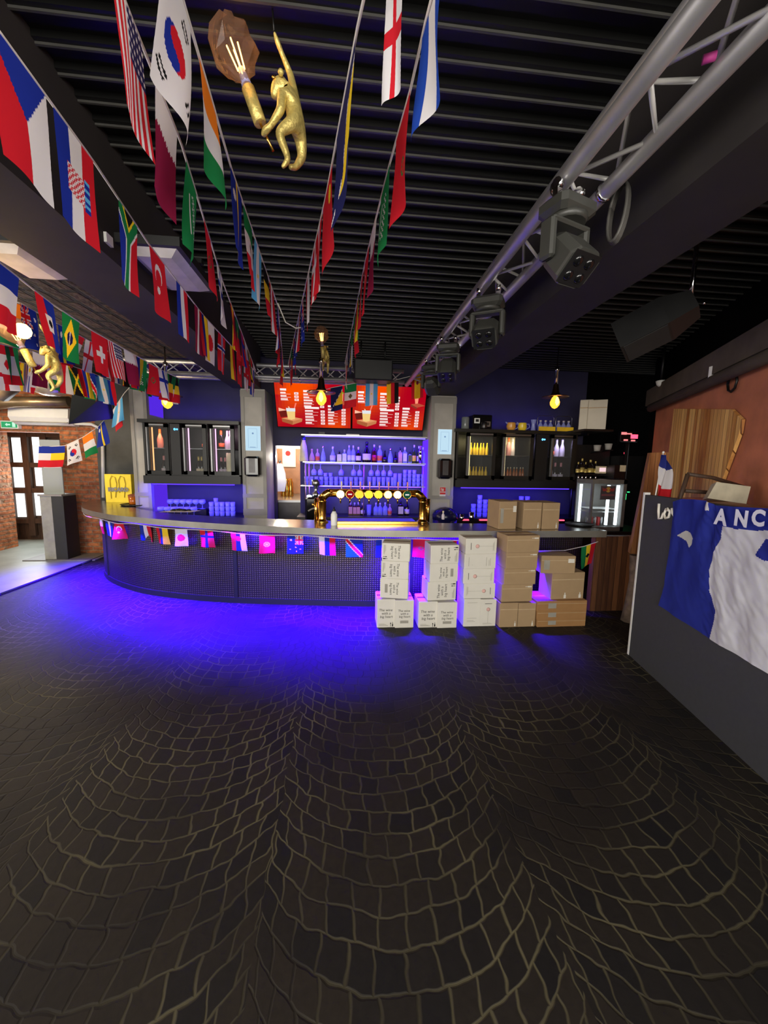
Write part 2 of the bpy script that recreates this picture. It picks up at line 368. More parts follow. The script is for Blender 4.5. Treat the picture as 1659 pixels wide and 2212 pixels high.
mat('letter_white', S(230, 226, 214), .6, var=.03)
glass('blue_lit_glass', (.95, .97, 1), .55, .1, body=(.42, .46, .9))  # blue body tint paints the strip-light glow into the glasses
glass('thin_glass', (.97, .98, 1), .78, .05, body=(.75, .8, .95))
glass('door_glass', (.92, .94, .95), .90, .03, body=(.2, .2, .2))
glass('grey_plexi', (.72, .76, .74), .45, .15, body=S(150, 156, 150))
glass('pink_glass', (.95, .72, .74), .5, .1, body=(.8, .5, .52))
glass('amber_glass', (.86, .72, .62), .80, .06, body=(.20, .13, .10))
brick('brick_wall', S(186, 112, 66), S(150, 84, 50), S(150, 116, 86), bw=.24, bh=.075)
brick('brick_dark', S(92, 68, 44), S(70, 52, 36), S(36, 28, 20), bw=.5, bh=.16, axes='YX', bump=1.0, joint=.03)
planks('plank_honey', S(112, 64, 24), S(206, 150, 82), .085, 'X')
planks('plank_brown', S(76, 46, 28), S(142, 94, 58), .07, 'X')
planks('plank_slat', S(140, 90, 52), S(216, 156, 102), .06, 'X')
emis('blue_strip', (.08, .03, 1.0), 2.5)
emis('blue_tube', (.16, .12, 1.0), 3.0)
emis('white_tube', (.85, .95, 1.0), 4)
emis('warm_tube', (1, .9, .72), 6)
emis('kitchen_glow', (1, .93, .78), 5)
emis('filament', (1, .55, .12), 16)
emis('bulb_core', (1, .5, .1), 6)
emis('red_led', (1, .06, .12), 3)
emis('green_led', (.05, 1, .25), 2)
emis('blue_led', (.1, .45, 1), 3)
emis('screen_blue', S(196, 228, 246), 1.0, .05)
emis('screen_line', S(120, 150, 190), 1.0)
emis('daylight_pane', (.98, 1.0, 1.0), 2.2, .45, 3)
emis('exit_green', S(60, 170, 110), 1.0)
emis('exit_white', S(190, 240, 210), 1.2)
emis('menu_white', (1, .93, .9), 1.0)
emis('menu_red', S(225, 12, 30), 1.0)
attr_mat('flag_cloth', .35)
attr_mat('menu_art', 0, 1.0)
YB = 6.9                                                        # back wall of the bar

# ---------------------------------------------------------------- floor, ceiling, walls
mb = MB(); mb.box(-9, 6, -4, 9.2, -.1, 0); o = struct(mb, 'floor', M['cobble_floor'], 'dark cobbles laid in fans')
mb = MB(); e = [atZ(*p, .004) for p in ((-400, 1438), (0, 1285), (175, 1220), (235, 1196))]
mb.add([(p.x, p.y, .004) for p in e]+[(-4.3, 9.19, .004), (-8.9, 9.19, .004), (-8.9, 3, .004)], [tuple(range(7))])
struct(mb, 'floor_left', M['concrete_floor'], 'smooth grey concrete floor by the glazed door')
mb = MB()
for a, b in zip(e[:-1], e[1:]):
    mb.tube([(a.x, a.y, .008), (b.x, b.y, .008)], .018, 6)
struct(mb, 'trim_1', M['rubber'], 'dark strip between cobbles and concrete')
mb = MB(); mb.box(-1.9, 6, -4, 9.2, 3.5, 3.6)
for i in range(84):
    y = -3.9+i*.13
    mb.box(-1.34, 6, y, y+.05, 3.472, 3.5)
    mb.box(-1.34, 6, y+.02, y+.03, 3.462, 3.472, 1)
struct(mb, 'ceiling', [M['ceiling_black'], mat('rib_highlight', S(66, 65, 62), .5)], 'black ribbed metal ceiling')  # paler lip paints the rib highlights into the colour
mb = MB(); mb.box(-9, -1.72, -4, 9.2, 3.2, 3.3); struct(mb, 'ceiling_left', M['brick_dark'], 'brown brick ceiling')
mb = MB(); mb.box(-1.72, -1.3, -4, 6.24, 2.85, 3.5); struct(mb, 'trim_2', M['beam_grey'], 'dark painted beam on the left')
mb = MB(); mb.box(1.33, 1.72, -4, 6.24, 2.85, 3.5); struct(mb, 'trim_3', M['beam_grey'], 'dark painted beam on the right')
kx0, kx1 = -1.22, -.80                                          # opening to the kitchen
mb = MB(); mb.box(-3.3, kx0, YB, YB+.15, 0, 3.5); mb.box(kx1, 4.4, YB, YB+.15, 0, 3.5); mb.box(kx0, kx1, YB, YB+.15, 2.03, 3.5)
struct(mb, 'wall_back', M['navy_wall'], 'dark navy wall behind the bar')
mb = MB(); mb.box(-4.43, -3.22, 7.42, 7.56, 0, 3.2); struct(mb, 'wall_dark', M['dark_grey'], 'plain dark grey wall')
mb = MB(); mb.box(-5.08, -4.43, 7.5, 7.75, 0, 3.2); mb.box(-6.45, -5.08, 7.5, 7.75, 2.2, 3.2); mb.box(-8.7, -6.45, 7.5, 8.15, 0, 3.2)
struct(mb, 'wall_left', M['brick_wall'], 'rough orange brick wall')
mb = MB(); mb.box(-8.95, -8.8, -4, 9.2, 0, 3.2); struct(mb, 'wall_far_left', M['brick_wall'])
mb = MB(); mb.box(-4.43, -4.3, 7.6, 9.2, 0, 3.2); mb.box(-3.35, -3.2, YB, 7.5, 0, 3.5); struct(mb, 'wall_side', M['dark_grey'])
# right-hand wall, running off at an angle
WR0 = atY(1425, 900, 5.6); WRD = Vector((math.sin(R_(25)), math.cos(R_(25)), 0)); WRN = Vector((-WRD.y, WRD.x, 0))
def wr(s, z, d=0.0): p = WR0+WRD*s+WRN*d; return Vector((p.x, p.y, z))
mb = MB(); mb.add([wr(.2, 0), wr(-6, 0), wr(-6, 2.75), wr(.2, 2.75)]+[wr(.2, 0, -.15), wr(-6, 0, -.15), wr(-6, 2.75, -.15), wr(.2, 2.75, -.15)], [(0, 1, 2, 3), (4, 7, 6, 5), (0, 3, 7, 4)])
struct(mb, 'wall_right', M['plaster_red'], 'rough red brown plaster wall')
mb = MB(); mb.obox(wr(-2.9, 2.86, .03), WRD*3.2, WRN*.1, Vector((0, 0, .12))); mb.tube([wr(-6, 2.68, .1), wr(.1, 2.68, .1)], .06, 8)
struct(mb, 'trim_4', M['plaster_grey'], 'grey ledge along the top of the right wall')
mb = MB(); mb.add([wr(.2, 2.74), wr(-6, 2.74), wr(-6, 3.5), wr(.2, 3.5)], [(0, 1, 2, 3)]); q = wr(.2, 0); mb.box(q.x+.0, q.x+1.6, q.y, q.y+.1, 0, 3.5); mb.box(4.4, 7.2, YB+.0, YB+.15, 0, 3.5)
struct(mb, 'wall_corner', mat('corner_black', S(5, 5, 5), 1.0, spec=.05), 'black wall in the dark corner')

# ---------------------------------------------------------------- pillars
def pillar(n, x0, x1, yf, yb, z1, label):
    mb = MB(); mb.box(x0, x1, yf, yb, 0, z1)
    w = .045
    for a, b, c, d in ((x0, x1, z1-.12, z1-.02), (x0, x1, 1.18, 1.24), (x0, x1, .9, 1.0)): mb.box(a-.006, b+.006, yf-.015, yf+.004, c, d, 1)
    for a in (x0, x1-w): mb.box(a-.003, a+w+.003, yf-.012, yf, .9, z1-.02, 1)
    struct(mb, 'trim_%d' % n, [M['pillar_paint'], M['pillar_frame']], label)
pillar(5, -3.27, -3.03, 6.35, 6.9, 3.2, 'pale grey panelled pillar at the left end')
pillar(6, -1.61, -1.25, 6.25, 6.88, 2.85, 'pale grey panelled pillar left of the shelf')
pillar(7, 1.36, 1.77, 6.25, 6.88, 2.85, 'pale grey panelled pillar right of the shelf')

# ---------------------------------------------------------------- glazed door at the left
t = MB(); dy = 8.8
def dz(px, py): p = atY(px, py, dy); return p.x, p.z
dr = thing('door_1', 'dark wooden double door with daylight in its panes', None, (-6, dy, 0)); dr['kind'] = 'structure'; dr['category'] = 'door'
for (xa, ya, xb, yb) in ((22, 945, 50, 1003), (23, 1006, 54, 1053), (66, 940, 95, 1050), (28, 1066, 47, 1117), (54, 1064, 97, 1114)):
    a = dz(xa, ya); b = dz(xb, yb); mb = MB(); mb.box(a[0], max(b[0], a[0]+.2), dy+.02, dy+.03, b[1], a[1]); mb.build('pane', M['daylight_pane'], dr)
mb = MB(); mb.box(-8.6, -4.44, dy+.05, dy+.1, 0, 3.19)
mb.build('backing', M['wood_dark'], dr)
mb = MB()
for x in (dz(18, 1000)[0], dz(59, 1000)[0], dz(99, 1000)[0]): mb.box(x-.06, x+.06, dy-.04, dy+.02, .1, 2.35)
for z in (dz(40, 1004)[1], dz(40, 1059)[1], dz(40, 938)[1], dz(40, 1125)[1]): mb.box(-7.5, -5.2, dy-.03, dy+.02, z-.05, z+.05)
mb.build('door_frame', M['wood_dark'], dr)
# ---------------------------------------------------------------- the bar
def curve(pts, n):                                              # smooth polyline through points
    P = [Vector((*p, 0)) for p in pts]; out = []
    for i in range(len(P)-1):
        p0, p1, p2, p3 = P[max(i-1, 0)], P[i], P[i+1], P[min(i+2, len(P)-1)]
        for k in range(n):
            t = k/n; out.append(.5*((2*p1)+(p2-p0)*t+(2*p0-5*p1+4*p2-p3)*t*t+(3*p1-p0-3*p2+p3)*t**3))
    return out+[P[-1]]
ZT = 1.02
base = curve([(-4.2, 7.34), (-3.92, 6.6), (-3.60, 6.02), (-3.24, 5.62), (-2.70, 5.22), (-2.14, 4.98), (-1.48, 4.80), (-.61, 4.67), (.42, 4.56), (1.6, 4.5), (2.95, 4.47)], 6)
outer = curve([(-4.5, 7.34), (-4.36, 6.88), (-3.9, 6.1), (-3.18, 5.43), (-2.63, 5.12), (-1.69, 4.70), (-.67, 4.38), (.375, 4.17), (1.3, 4.13), (2.3, 4.13), (3.02, 4.13)], 6)
inner = curve([(-3.7, 7.34), (-3.62, 7.0), (-3.3, 6.3), (-2.75, 5.75), (-2.3, 5.48), (-1.4, 5.12), (-.5, 4.95), (.5, 4.78), (1.4, 4.68), (2.3, 4.66), (3.02, 4.66)], 6)
bar = thing('bar_counter', 'long curved bar counter with a zinc top and dark tread plate front', 'counter', (-.6, 5.2, 0))
mb = MB(); n = len(outer)
vs = [(p.x, p.y, ZT) for p in outer]+[(p.x, p.y, ZT) for p in inner]+[(p.x, p.y, ZT-.075) for p in outer]+[(p.x, p.y, ZT-.075) for p in inner]
fs = []
for i in range(n-1): fs += [(i, i+1, n+i+1, n+i), (2*n+i, 3*n+i, 3*n+i+1, 2*n+i+1)]
mb.add(vs, fs, 0); mb.add(vs, [(i, 2*n+i, 2*n+i+1, i+1) for i in range(n-1)]+[(n+i, n+i+1, 3*n+i+1, 3*n+i) for i in range(n-1)]+[(n-1, 3*n-1, 4*n-1, 2*n-1), (0, n, 3*n, 2*n)], 1)
mb.build('worktop', [M['zinc'], M['zinc_edge']], bar)
# tread-plate front: dark metal with a small raised weave
mt, nt, out = nodes('tread_plate'); b_ = N(nt, 'BsdfPrincipled'); lk(nt, b_.outputs[0], out.inputs[0])
b_.inputs['Base Color'].default_value = (*S(98, 88, 92), 1); b_.inputs['Metallic'].default_value = .9; b_.inputs['Roughness'].default_value = .36
uvn = N(nt, 'UVMap'); ck = N(nt, 'TexWave', wave_type='BANDS', bands_direction='X'); ck.inputs['Scale'].default_value = 11; ck2 = N(nt, 'TexWave', wave_type='BANDS', bands_direction='Y'); ck2.inputs['Scale'].default_value = 11
for c in (ck, ck2): lk(nt, uvn.outputs[0], c.inputs['Vector'])
ad = N(nt, 'Math', operation='MULTIPLY'); lk(nt, ck.outputs['Fac'], ad.inputs[0]); lk(nt, ck2.outputs['Fac'], ad.inputs[1])
bp = N(nt, 'Bump'); bp.inputs['Strength'].default_value = .35; bp.inputs['Distance'].default_value = .006; lk(nt, ad.outputs[0], bp.inputs['Height']); lk(nt, bp.outputs[0], b_.inputs['Normal'])
rr_ = N(nt, 'MixRGB'); rr_.inputs[1].default_value = (*S(58, 51, 53), 1); rr_.inputs[2].default_value = (*S(104, 94, 96), 1); lk(nt, ad.outputs[0], rr_.inputs[0]); lk(nt, rr_.outputs[0], b_.inputs['Base Color'])
M['tread_plate'] = mt
def front(i0, i1, name):
    mb = MB(); pts = base[i0:i1+1]; L = [0]
    for a, b in zip(pts[:-1], pts[1:]): L.append(L[-1]+(b-a).length)
    mb.loft([[(p.x, p.y, z) for p in pts] for z in (.06, ZT-.075)], 0, False, False, False)
    o = mb.build(name, M['tread_plate'], bar); uv = o.data.uv_layers.new(name='UVMap')
    k = 0
    for pl in o.data.polygons:
        for li in pl.loop_indices:
            vi = o.data.loops[li].vertex_index; uv.data[li].uv = (L[vi % len(pts)], (ZT if vi >= len(pts) else 0)); k += 1
    return o
i1, i2, i3 = 15, 37, 50
for a, b in ((0, i1), (i1, i2), (i2, i3), (i3, len(base)-1)): front(a, b, 'front_panel')
for i in (i1, i2, i3):
    p = base[i]; mb = MB(); d = (base[i+1]-base[i-1]).normalized(); nn = Vector((d.y, -d.x, 0))
    mb.obox((p.x+nn.x*.004, p.y+nn.y*.004, .5), d*.022, nn*.008, Vector((0, 0, .44))); mb.build('seam_strip', M['near_black'], bar)
mb = MB(); mb.loft([[(p.x*1.0, p.y+q, z) for p in base] for z, q in ((0, -.02), (.07, -.02), (.07, .05))], 0, False, False, False); mb.build('plinth', M['near_black'], bar)
mb = MB(); mb.loft([[(p.x, p.y+.05, z) for p in inner] for z in (0, ZT-.08)], 0, False, False, False); mb.build('back_panel', M['charcoal'], bar)
# blue strip light under the overhang of the worktop
mid = [(a*.72+b*.28) for a, b in zip(base, outer)]
mb = MB(); mb.tube([(p.x, p.y, ZT-.088) for p in mid[6:] if p.x < 2.4], .008, 6, 0); mb.build('light_strip', M['blue_strip'], bar)
for i in range(8, len(mid)-4, 6):
    a, b = mid[i], mid[min(i+6, len(mid)-1)]; c = (a+b)/2; L = (b-a).length
    d = (b-a).normalized(); nn = Vector((d.y, -d.x, 0))
    if c.x > 2.3: continue
    l = area('bar_strip_light', (c.x+nn.x*.1, c.y+nn.y*.1, ZT-.10), (c.x, c.y, 0), L, .03, 190*L, BLUE, 96)
    zz = (Vector((0, 0, 1))*math.cos(R_(16))-nn*math.sin(R_(16))).normalized(); yy = zz.cross(d).normalized()
    l.rotation_euler = Matrix((tuple(d), tuple(yy), tuple(zz))).transposed().to_euler()

# ---------------------------------------------------------------- beer tap bridge on the worktop
tp = thing('beer_tap_bridge', 'polished brass beer tap bridge with eight round lit badges', 'beer taps', (.33, 4.75, ZT))
xa, xb, zt, yt = -.29, .965, 1.385, 4.75
for x, s in ((xa, 1), (xb, -1)):
    mb = MB(); mb.lathe([(.075, 0), (.075, .015), (.055, .03), (.05, .05), (.05, .25), (.056, .255), (.056, .27), (.05, .275), (.05, .32)], (x, yt, ZT), 16); mb.build('column', M['brass'], tp)
    mb = MB(); mb.lathe([(.022, 0), (.022, .30)], (x-s*.075, yt+.02, ZT), 10); mb.sphere((x-s*.075-.03, yt-.02, ZT+.22), .02, 8); mb.build('side_pipe', M['brass'], tp)
    mb = MB(); mb.tube([(x, yt, ZT+.30), (x, yt, zt-.07), (x+s*.035, yt, zt-.03), (x+s*.075, yt, zt), (x+s*.13, yt, zt)], .05, 14, smooth=True); mb.build('elbow', M['brass'], tp)
mb = MB(); mb.tube([(xa+.1, yt, zt), (xb-.1, yt, zt)], .05, 14); mb.build('crossbar', M['brass'], tp)
badge = [('white', (.95, 1, .96), 3), ('dark red', S(150, 20, 24), .9), ('orange', (1, .38, .03), 2.2), ('yellow', (1, .75, .03), 2.2), ('yellow green', (.72, .9, .04), 2.2), ('pale yellow', (1, .95, .35), 2.5), ('warm white', (1, 1, .75), 3), ('dark green', S(30, 84, 62), .8)]
for i, (nm, c, st) in enumerate(badge):
    x = atY(735.5+i*20.6, 1061+i*.4, yt-.07).x; z = zt-.012
    mb = MB(); mb.lathe([(.052, 0), (.056, .006), (.056, .018), (.046, .022), (.046, .018)], (x, yt-.05, z), 20, axis=(0, -1, 0)); b = mb.build('badge', M['brass'], tp)
    mb = MB(); mb.lathe([(.0465, 0), (.0465, .004), (.03, .007), (.001, .008)], (x, yt-.066, z), 20, axis=(0, -1, 0)); f_ = mb.build('badge_face', emis('badge_%d' % i, c, st), b); f_['label'] = nm+' badge face'
    if i in (1, 7):
        mb = MB(); mb.box(x-.024, x+.024, yt-.0765, yt-.0745, z-.006, z+.008); mb.build('badge_mark', M['menu_white'], b)
    mb = MB(); mb.lathe([(.006, 0), (.006, .03), (.009, .035), (.011, .085), (.008, .10)], (x+.012, yt-.01, zt+.045), 8); h = mb.build('handle', M['pink'] if i else M['cream'], tp)
    mb = MB(); mb.tube([(x, yt-.05, zt-.05), (x, yt-.075, zt-.06), (x, yt-.08, zt-.12)], .009, 6); mb.build('spout', M['brass'], tp)
ty = thing('drip_tray', 'long steel drip tray with a brass lip under the taps', 'drip tray', (.33, 4.75, ZT))
mb = MB(); mb.box(-.13, .86, 4.60, 4.90, ZT, ZT+.03); mb.build('tray', M['steel'], ty)
mb = MB(); mb.box(-.15, .88, 4.575, 4.60, ZT, ZT+.038, 0, .005); mb.build('lip', M['brass'], ty)
# squeeze bottle
def small(name, prof, c, m, label, cat, group=None, n=12):
    mb = MB(); mb.lathe(prof, c, n); return tag(mb.build(name, M[m]), label, cat, group)
c = atY(722, 1122, 4.56); sb = thing('squeeze_bottle', 'white squeeze bottle with a black cap beside the brass tap column', 'bottle', (c.x, 4.5, ZT))
mb = MB(); mb.lathe([(.036, 0), (.038, .01), (.038, .13), (.02, .165), (.014, .17)], (c.x, 4.5, ZT), 12); mb.build('body', M['white_plastic'], sb)
mb = MB(); mb.lathe([(.018, .17), (.018, .185), (.008, .20), (.005, .22)], (c.x, 4.5, ZT), 10); mb.build('cap', M['near_black'], sb)
# things lying on the worktop
def bag():
    p = [atY(x, y, 6.95) for x, y in ((225, 1024), (282, 1024), (283, 1077), (226, 1075))]
    x0, x1, z1 = p[0].x, p[1].x, p[0].z
    t = thing('paper_bag', 'bright yellow paper bag with RICARD lettering standing on the bar end', 'bag', ((x0+x1)/2, 7.0, ZT))
    mb = MB(); mb.box(x0, x1, 6.95, 7.05, ZT, z1); mb.build('bag_body', M['yellow_bag'], t)
    mb = MB()
    put_text(mb, 'RICARD', (x1-x0)*.215, ((x0+x1)/2+.005, 6.932, ZT+(z1-ZT)*.45), (1, 0, 0), (0, 0, 1), 0, .006); mb.build('lettering', mat('ricard_grey', S(126, 126, 134), .6), t)
    for q in (-1, 1):
        cx = (x0+x1)/2+q*.07
        mb = MB(); mb.tube([(cx-.05, 6.945, ZT+.06+.1*(q+1)/2), (cx-.055, 6.94, z1-.1), (cx-.02, 6.94, z1-.03), (cx+.03, 6.94, z1-.05), (cx+.05, 6.942, z1-.16), (cx+.02, 6.944, ZT+.08)], .006, 6); mb.build('handle', mat('cord_olive', S(186, 160, 50), .7), t)
bag()
c = atZ(288, 1091, ZT); tr = thing('serving_tray', 'round black serving tray on the left end of the bar', 'tray', (c.x, c.y, ZT)); tr_ = c
mb = MB(); mb.lathe([(.20, 0), (.22, .006), (.235, .022), (.228, .022), (.205, .008)], (c.x+.06, c.y+.0, ZT), 24); mb.build('tray_disc', M['near_black'], tr)
cu = thing('tumbler', 'amber tumbler with a napkin sitting on the round black tray', 'glass', (c.x-.02, c.y+.05, ZT+.01))
mb = MB(); mb.lathe([(.055, 0), (.062, .01), (.072, .12), (.066, .12), (.056, .012)], (c.x-.02, c.y+.05, ZT+.01), 14); mb.build('cup', M['amber'], cu)
mb = MB(); mb.lathe([(.072, .12), (.074, .15), (.03, .165)], (c.x-.02, c.y+.05, ZT+.01), 9, smooth=False); mb.build('napkin', mat('brown_paper', S(150, 84, 50), .8), cu)
c = atZ(375, 1107, ZT); mb = MB()
for i, (dx, dy_, r) in enumerate(((-.06, 0, .05), (0, .02, .06), (.07, 0, .05), (.13, .03, .035))): mb.sphere((c.x+dx, c.y+.16+dy_, ZT+.008), r, 10, sz=.5)
tag(mb.build('cloth', M['near_black']), 'crumpled black cloth on a sheet of paper on the worktop', 'cloth')
mb = MB(); mb.add([(c.x-.2, c.y+.0, ZT+.003), (c.x+.22, c.y+.01, ZT+.003), (c.x+.3, c.y+.22, ZT+.003), (c.x-.12, c.y+.25, ZT+.003)], [(0, 1, 2, 3)]); mb.box(c.x-.15, c.x+.2, c.y+.04, c.y+.2, ZT+.0005, ZT+.0028)
tag(mb.build('paper_sheet', M['white_paint']), 'white paper lying on the worktop left of the taps', 'paper')
for px, h, r, nm in ((997, .07, .028, 'shorter'), (1018, .10, .034, 'taller')):
    c = atZ(px, 1123, ZT); small('steel_cup', [(r*.8, 0), (r, .01), (r, h), (r*.85, h), (r*.8, .02)], (c.x, c.y, ZT), 'chrome', nm+' shiny steel cup on the bar right of the taps', 'cup')
c = atZ(957, 1122, ZT); sb = thing('sauce_bottle', 'small pale bottle with a cork on the bar beside the right tap column', 'bottle', (c.x, c.y, ZT))
mb = MB(); mb.lathe([(.02, 0), (.022, .01), (.022, .06), (.009, .08), (.009, .09)], (c.x, c.y, ZT), 10); mb.build('body', M['silver_bottle'], sb)
mb = MB(); mb.lathe([(.012, .09), (.012, .115)], (c.x, c.y, ZT), 8); mb.build('stopper', M['cream'], sb)
# ---------------------------------------------------------------- cartons
def carton(label, group, x0, y0p, x1, y1p, Y, depth, m='white', yaw=0.0, z0=None, turn=0, kind='wine', dy=0.0, art=0):
    """front face between two pixels at depth Y; turn: print lies on its side"""
    a = atY(x0, y0p, Y); b = atY(x1, y1p, Y); w = (b.x-a.x)/max(math.cos(yaw), .5); h = a.z-b.z
    zb = b.z if z0 is None else z0
    if z0 is not None: h = a.z-z0
    cx = (a.x+b.x)/2
    if zb > .01: zb += .0012; h -= .0012
    t = thing('carton', label, 'box', (cx, Y, zb), group)
    bm = {'white': M['white_card'], 'brown': M['brown_card'], 'tan': M['tan_card'], 'offwhite': M['offwhite_card']}[m]
    mb = MB(); mb.box(-w/2, w/2, 0, depth, 0, h, 0, .004)
    mb.build('body', bm, t, True)
    mb = MB(); mb.box(-w/2+.004, w/2-.004, depth*.5-.024, depth*.5+.024, h, h+.0006)
    mb.build('tape', M['tape_clear'] if m != 'white' else M['card_edge'], t, True)
    if m != 'white': mb = MB(); mb.box(-w/2+.004, w/2-.004, -.0012, 0, h*.72, h*.75); mb.build('tape', M['tape_clear'], t, True)
    s = -1 if turn < 0 else 1
    def T(u, v):                                               # print coordinates -> face
        return (u, v) if turn == 0 else (-v*s, u*s)
    cz = h/2; W_, H_ = (w, h) if turn == 0 else (h, w)
    ex = Vector((T(1, 0)[0], 0, T(1, 0)[1])); ez = Vector((T(0, 1)[0], 0, T(0, 1)[1])); o_ = Vector((0, -.0025, cz))
    def Q(mb, u0, v0, u1, v1, mi=0):
        mb.quad(*[o_+ex*u*W_+ez*v*H_ for u, v in ((u0, v0), (u1, v0), (u1, v1), (u0, v1))], mi)
    LET, MRK, SML = MB(), MB(), MB(); mats = [M['print_black'], M['print_grey'], M['print_pink'], M['white_card']]
    if kind == 'wine':
        sz = W_*.20; k = .85 if art else 1
        for i, tx in enumerate(('The wine', 'with a', 'big heart')): put_text(LET, tx, sz*k, o_+ez*(H_*.12-i*sz*.95*k)+ex*W_*(.02*(i-1)), ex, ez+ex*.12, 0, 0)
        if art: Q(SML, -.22, -.33, .22, -.23, 1)
        else:
            Q(SML, -.40, -.43, .12, -.415, 1); Q(SML, -.40, -.40, .02, -.39, 1); Q(SML, -.40, -.37, -.08, -.36, 1)
            for u in (.26, .37):
                Q(MRK, u-.012, -.46, u+.012, -.36)
                if u < .3: MRK.add([o_+ex*W_*q+ez*H_*r for q, r in ((u-.04, -.36), (u+.04, -.36), (u, -.31))], [(0, 1, 2)])
                else: Q(MRK, u-.03, -.46, u+.03, -.37); Q(MRK, u-.012, -.37, u+.012, -.30)
    elif kind == 'rose':
        Q(SML, -.22, .33, .22, .345, 0)
        MRK.lathe([(.022, 0), (.016, .0006)], o_+ez*H_*.13, 8, 2, axis=(0, -1, 0)); Q(MRK, -.006, -.38, .006, .13, 1)
        for i in range(3): Q(SML, -.3, -.42-.0*i+.02*i, .3*(1-.2*i), -.414+.02*i, 1)
    elif kind == 'plain':
        Q(SML, -.3, .36, .3, .37, 1); Q(SML, -.25, .25, -.2, .255, 1); Q(SML, -.3, -.2, .28, -.19, 1); Q(SML, -.3, -.32, .2, -.31, 1); Q(SML, -.3, -.28, .1, -.27, 1)
    elif kind == 'bottle':
        for u in ((.34,) if art == 0 else (-.08, .38)):
            Q(MRK, u-.035, -.46, u+.035, -.33, 3); Q(MRK, u-.014, -.33, u+.014, -.25, 3)
    elif kind == 'tan':
        for u in (-.18,): Q(SML, u-.10, -.22, u+.06, .3, 1)
    elif kind == 'label':
        Q(SML, -.42, -.28, -.25, .25, 1); Q(MRK, .28, .12, .46, .34, 3)
    for nm_, ids in (('lettering', LET), ('handling_mark', MRK), ('small_print', SML)):
        if ids.f: ids.build(nm_, mats, t, True)
    t.rotation_euler = (0, 0, yaw)
    return t
def g(i): return 'cartons stacked in front of the bar'
ST = 3.93
# first stack (white, by the tread plate)
B = 0.0
carton('white carton standing upright at the left foot of the leftmost stack', g(1), 815, 1295, 853, 1348, ST, .27, 'white', 0, B)
carton('white carton standing upright at the right foot of the leftmost stack', g(1), 854, 1297, 893, 1352, ST-.02, .27, 'white', 0, B, art=1)
z1 = atY(835, 1291, ST).z
a = carton('white carton lying third from the top of the leftmost stack', g(1), 822, 1251, 880, 1289, ST-.03, .26, 'white', R_(-13), z1, -1, art=1)
z2 = atY(835, 1251, ST-.03).z
carton('white carton lying second from the top of the leftmost stack', g(1), 824, 1213, 881, 1251, ST-.03, .26, 'white', R_(-12), z2, -1)
z3 = atY(835, 1213, ST-.03).z
carton('white carton with a brown top, topmost of the leftmost stack', g(1), 826, 1174, 884, 1213, ST-.03, .26, 'white', R_(-12), z3, -1)
# second stack
carton('white carton standing upright at the left foot of the second stack from the left', g(2), 905, 1300, 944, 1354, 3.90, .27, 'white', 0, B)
carton('white carton standing upright at the right foot of the second stack from the left', g(2), 946, 1302, 986, 1357, 3.88, .27, 'white', 0, B, art=1)
z1 = atY(945, 1297, 3.9).z
carton('white carton lying third from the top of the second stack from the left', g(2), 924, 1257, 985, 1296, 3.90, .26, 'white', R_(3), z1, 1)
z2 = atY(945, 1257, 3.9).z
carton('white carton lying second from the top of the second stack from the left', g(2), 929, 1218, 989, 1257, 3.90, .26, 'white', R_(3), z2, 1, art=1)
z3 = atY(945, 1218, 3.9).z
carton('white carton with a brown top, topmost of the second stack from the left', g(2), 931, 1178, 991, 1218, 3.90, .26, 'white', R_(3), z3, 1)
# third stack
carton('plain white carton standing at the left foot of the middle stack', g(3), 1003, 1294, 1036, 1353, 3.90, .27, 'white', 0, B, kind='plain')
carton('white carton with a pink rose standing at the right foot of the middle stack', g(3), 1038, 1295, 1070, 1354, 3.90, .27, 'white', 0, B, kind='rose')
zz = atY(1036, 1293, 3.9).z; ys = [1261, 1229, 1197, 1163]
nm = ['lowest', 'second from the bottom', 'second from the top', 'topmost']
for i, (x0, x1) in enumerate(((1003, 1069), (1002, 1067), (1004, 1071), (1007, 1073))):
    carton('white carton lying %s of the four lying in the middle stack' % nm[i], g(3), x0, ys[i], x1, 1290-32*i, 3.90, .25, 'white', R_((0, -1, 2, 2)[i]), zz, (-1, 1, 1, 1)[i], kind=('rose', 'rose', 'plain', 'rose')[i]); zz = atY(1036, ys[i], 3.9).z
# fourth stack
carton('brown carton standing at the left foot of the all brown fourth stack', g(4), 1081, 1303, 1118, 1354, 3.86, .27, 'brown', 0, B, kind='bottle')
carton('brown carton standing at the right foot of the all brown fourth stack', g(4), 1119, 1303, 1155, 1355, 3.86, .27, 'brown', 0, B, kind='bottle')
zz = atY(1118, 1300, 3.86).z; ys = [1262, 1228, 1193, 1157]
for i, (x0, x1) in enumerate(((1085, 1150), (1090, 1155), (1094, 1157), (1096, 1159))):
    carton('brown carton lying %s in the all brown fourth stack' % nm[i], g(4), x0, ys[i], x1, 1290, 3.86-.02*i, .25, 'brown', R_((1, 2, 3, 4)[i]), zz, 1, kind='bottle'); zz = atY(1118, ys[i], 3.86-.02*i).z
# fifth stack
zz = 0.0
for i, y in enumerate((1338, 1320, 1299)):
    carton('flat tan carton, %s of the three flat ones in the rightmost stack' % ('lowest', 'middle', 'uppermost')[i], g(5), 1161, y, 1264-2*i+i*2, 1355, 3.84, .34, 'tan', 0, zz, kind='tan'); zz = atY(1210, y, 3.84).z
carton('brown carton with two bottle signs on top of the three flat tan ones', g(5), 1193, 1237, 1260, 1297, 3.90, .26, 'brown', R_(2), zz, kind='bottle', art=1); zz = atY(1225, 1237, 3.9).z
carton('taped brown carton lying topmost of the rightmost stack', g(5), 1172, 1201, 1240, 1235, 3.86, .22, 'brown', R_(-5), zz, kind='label')
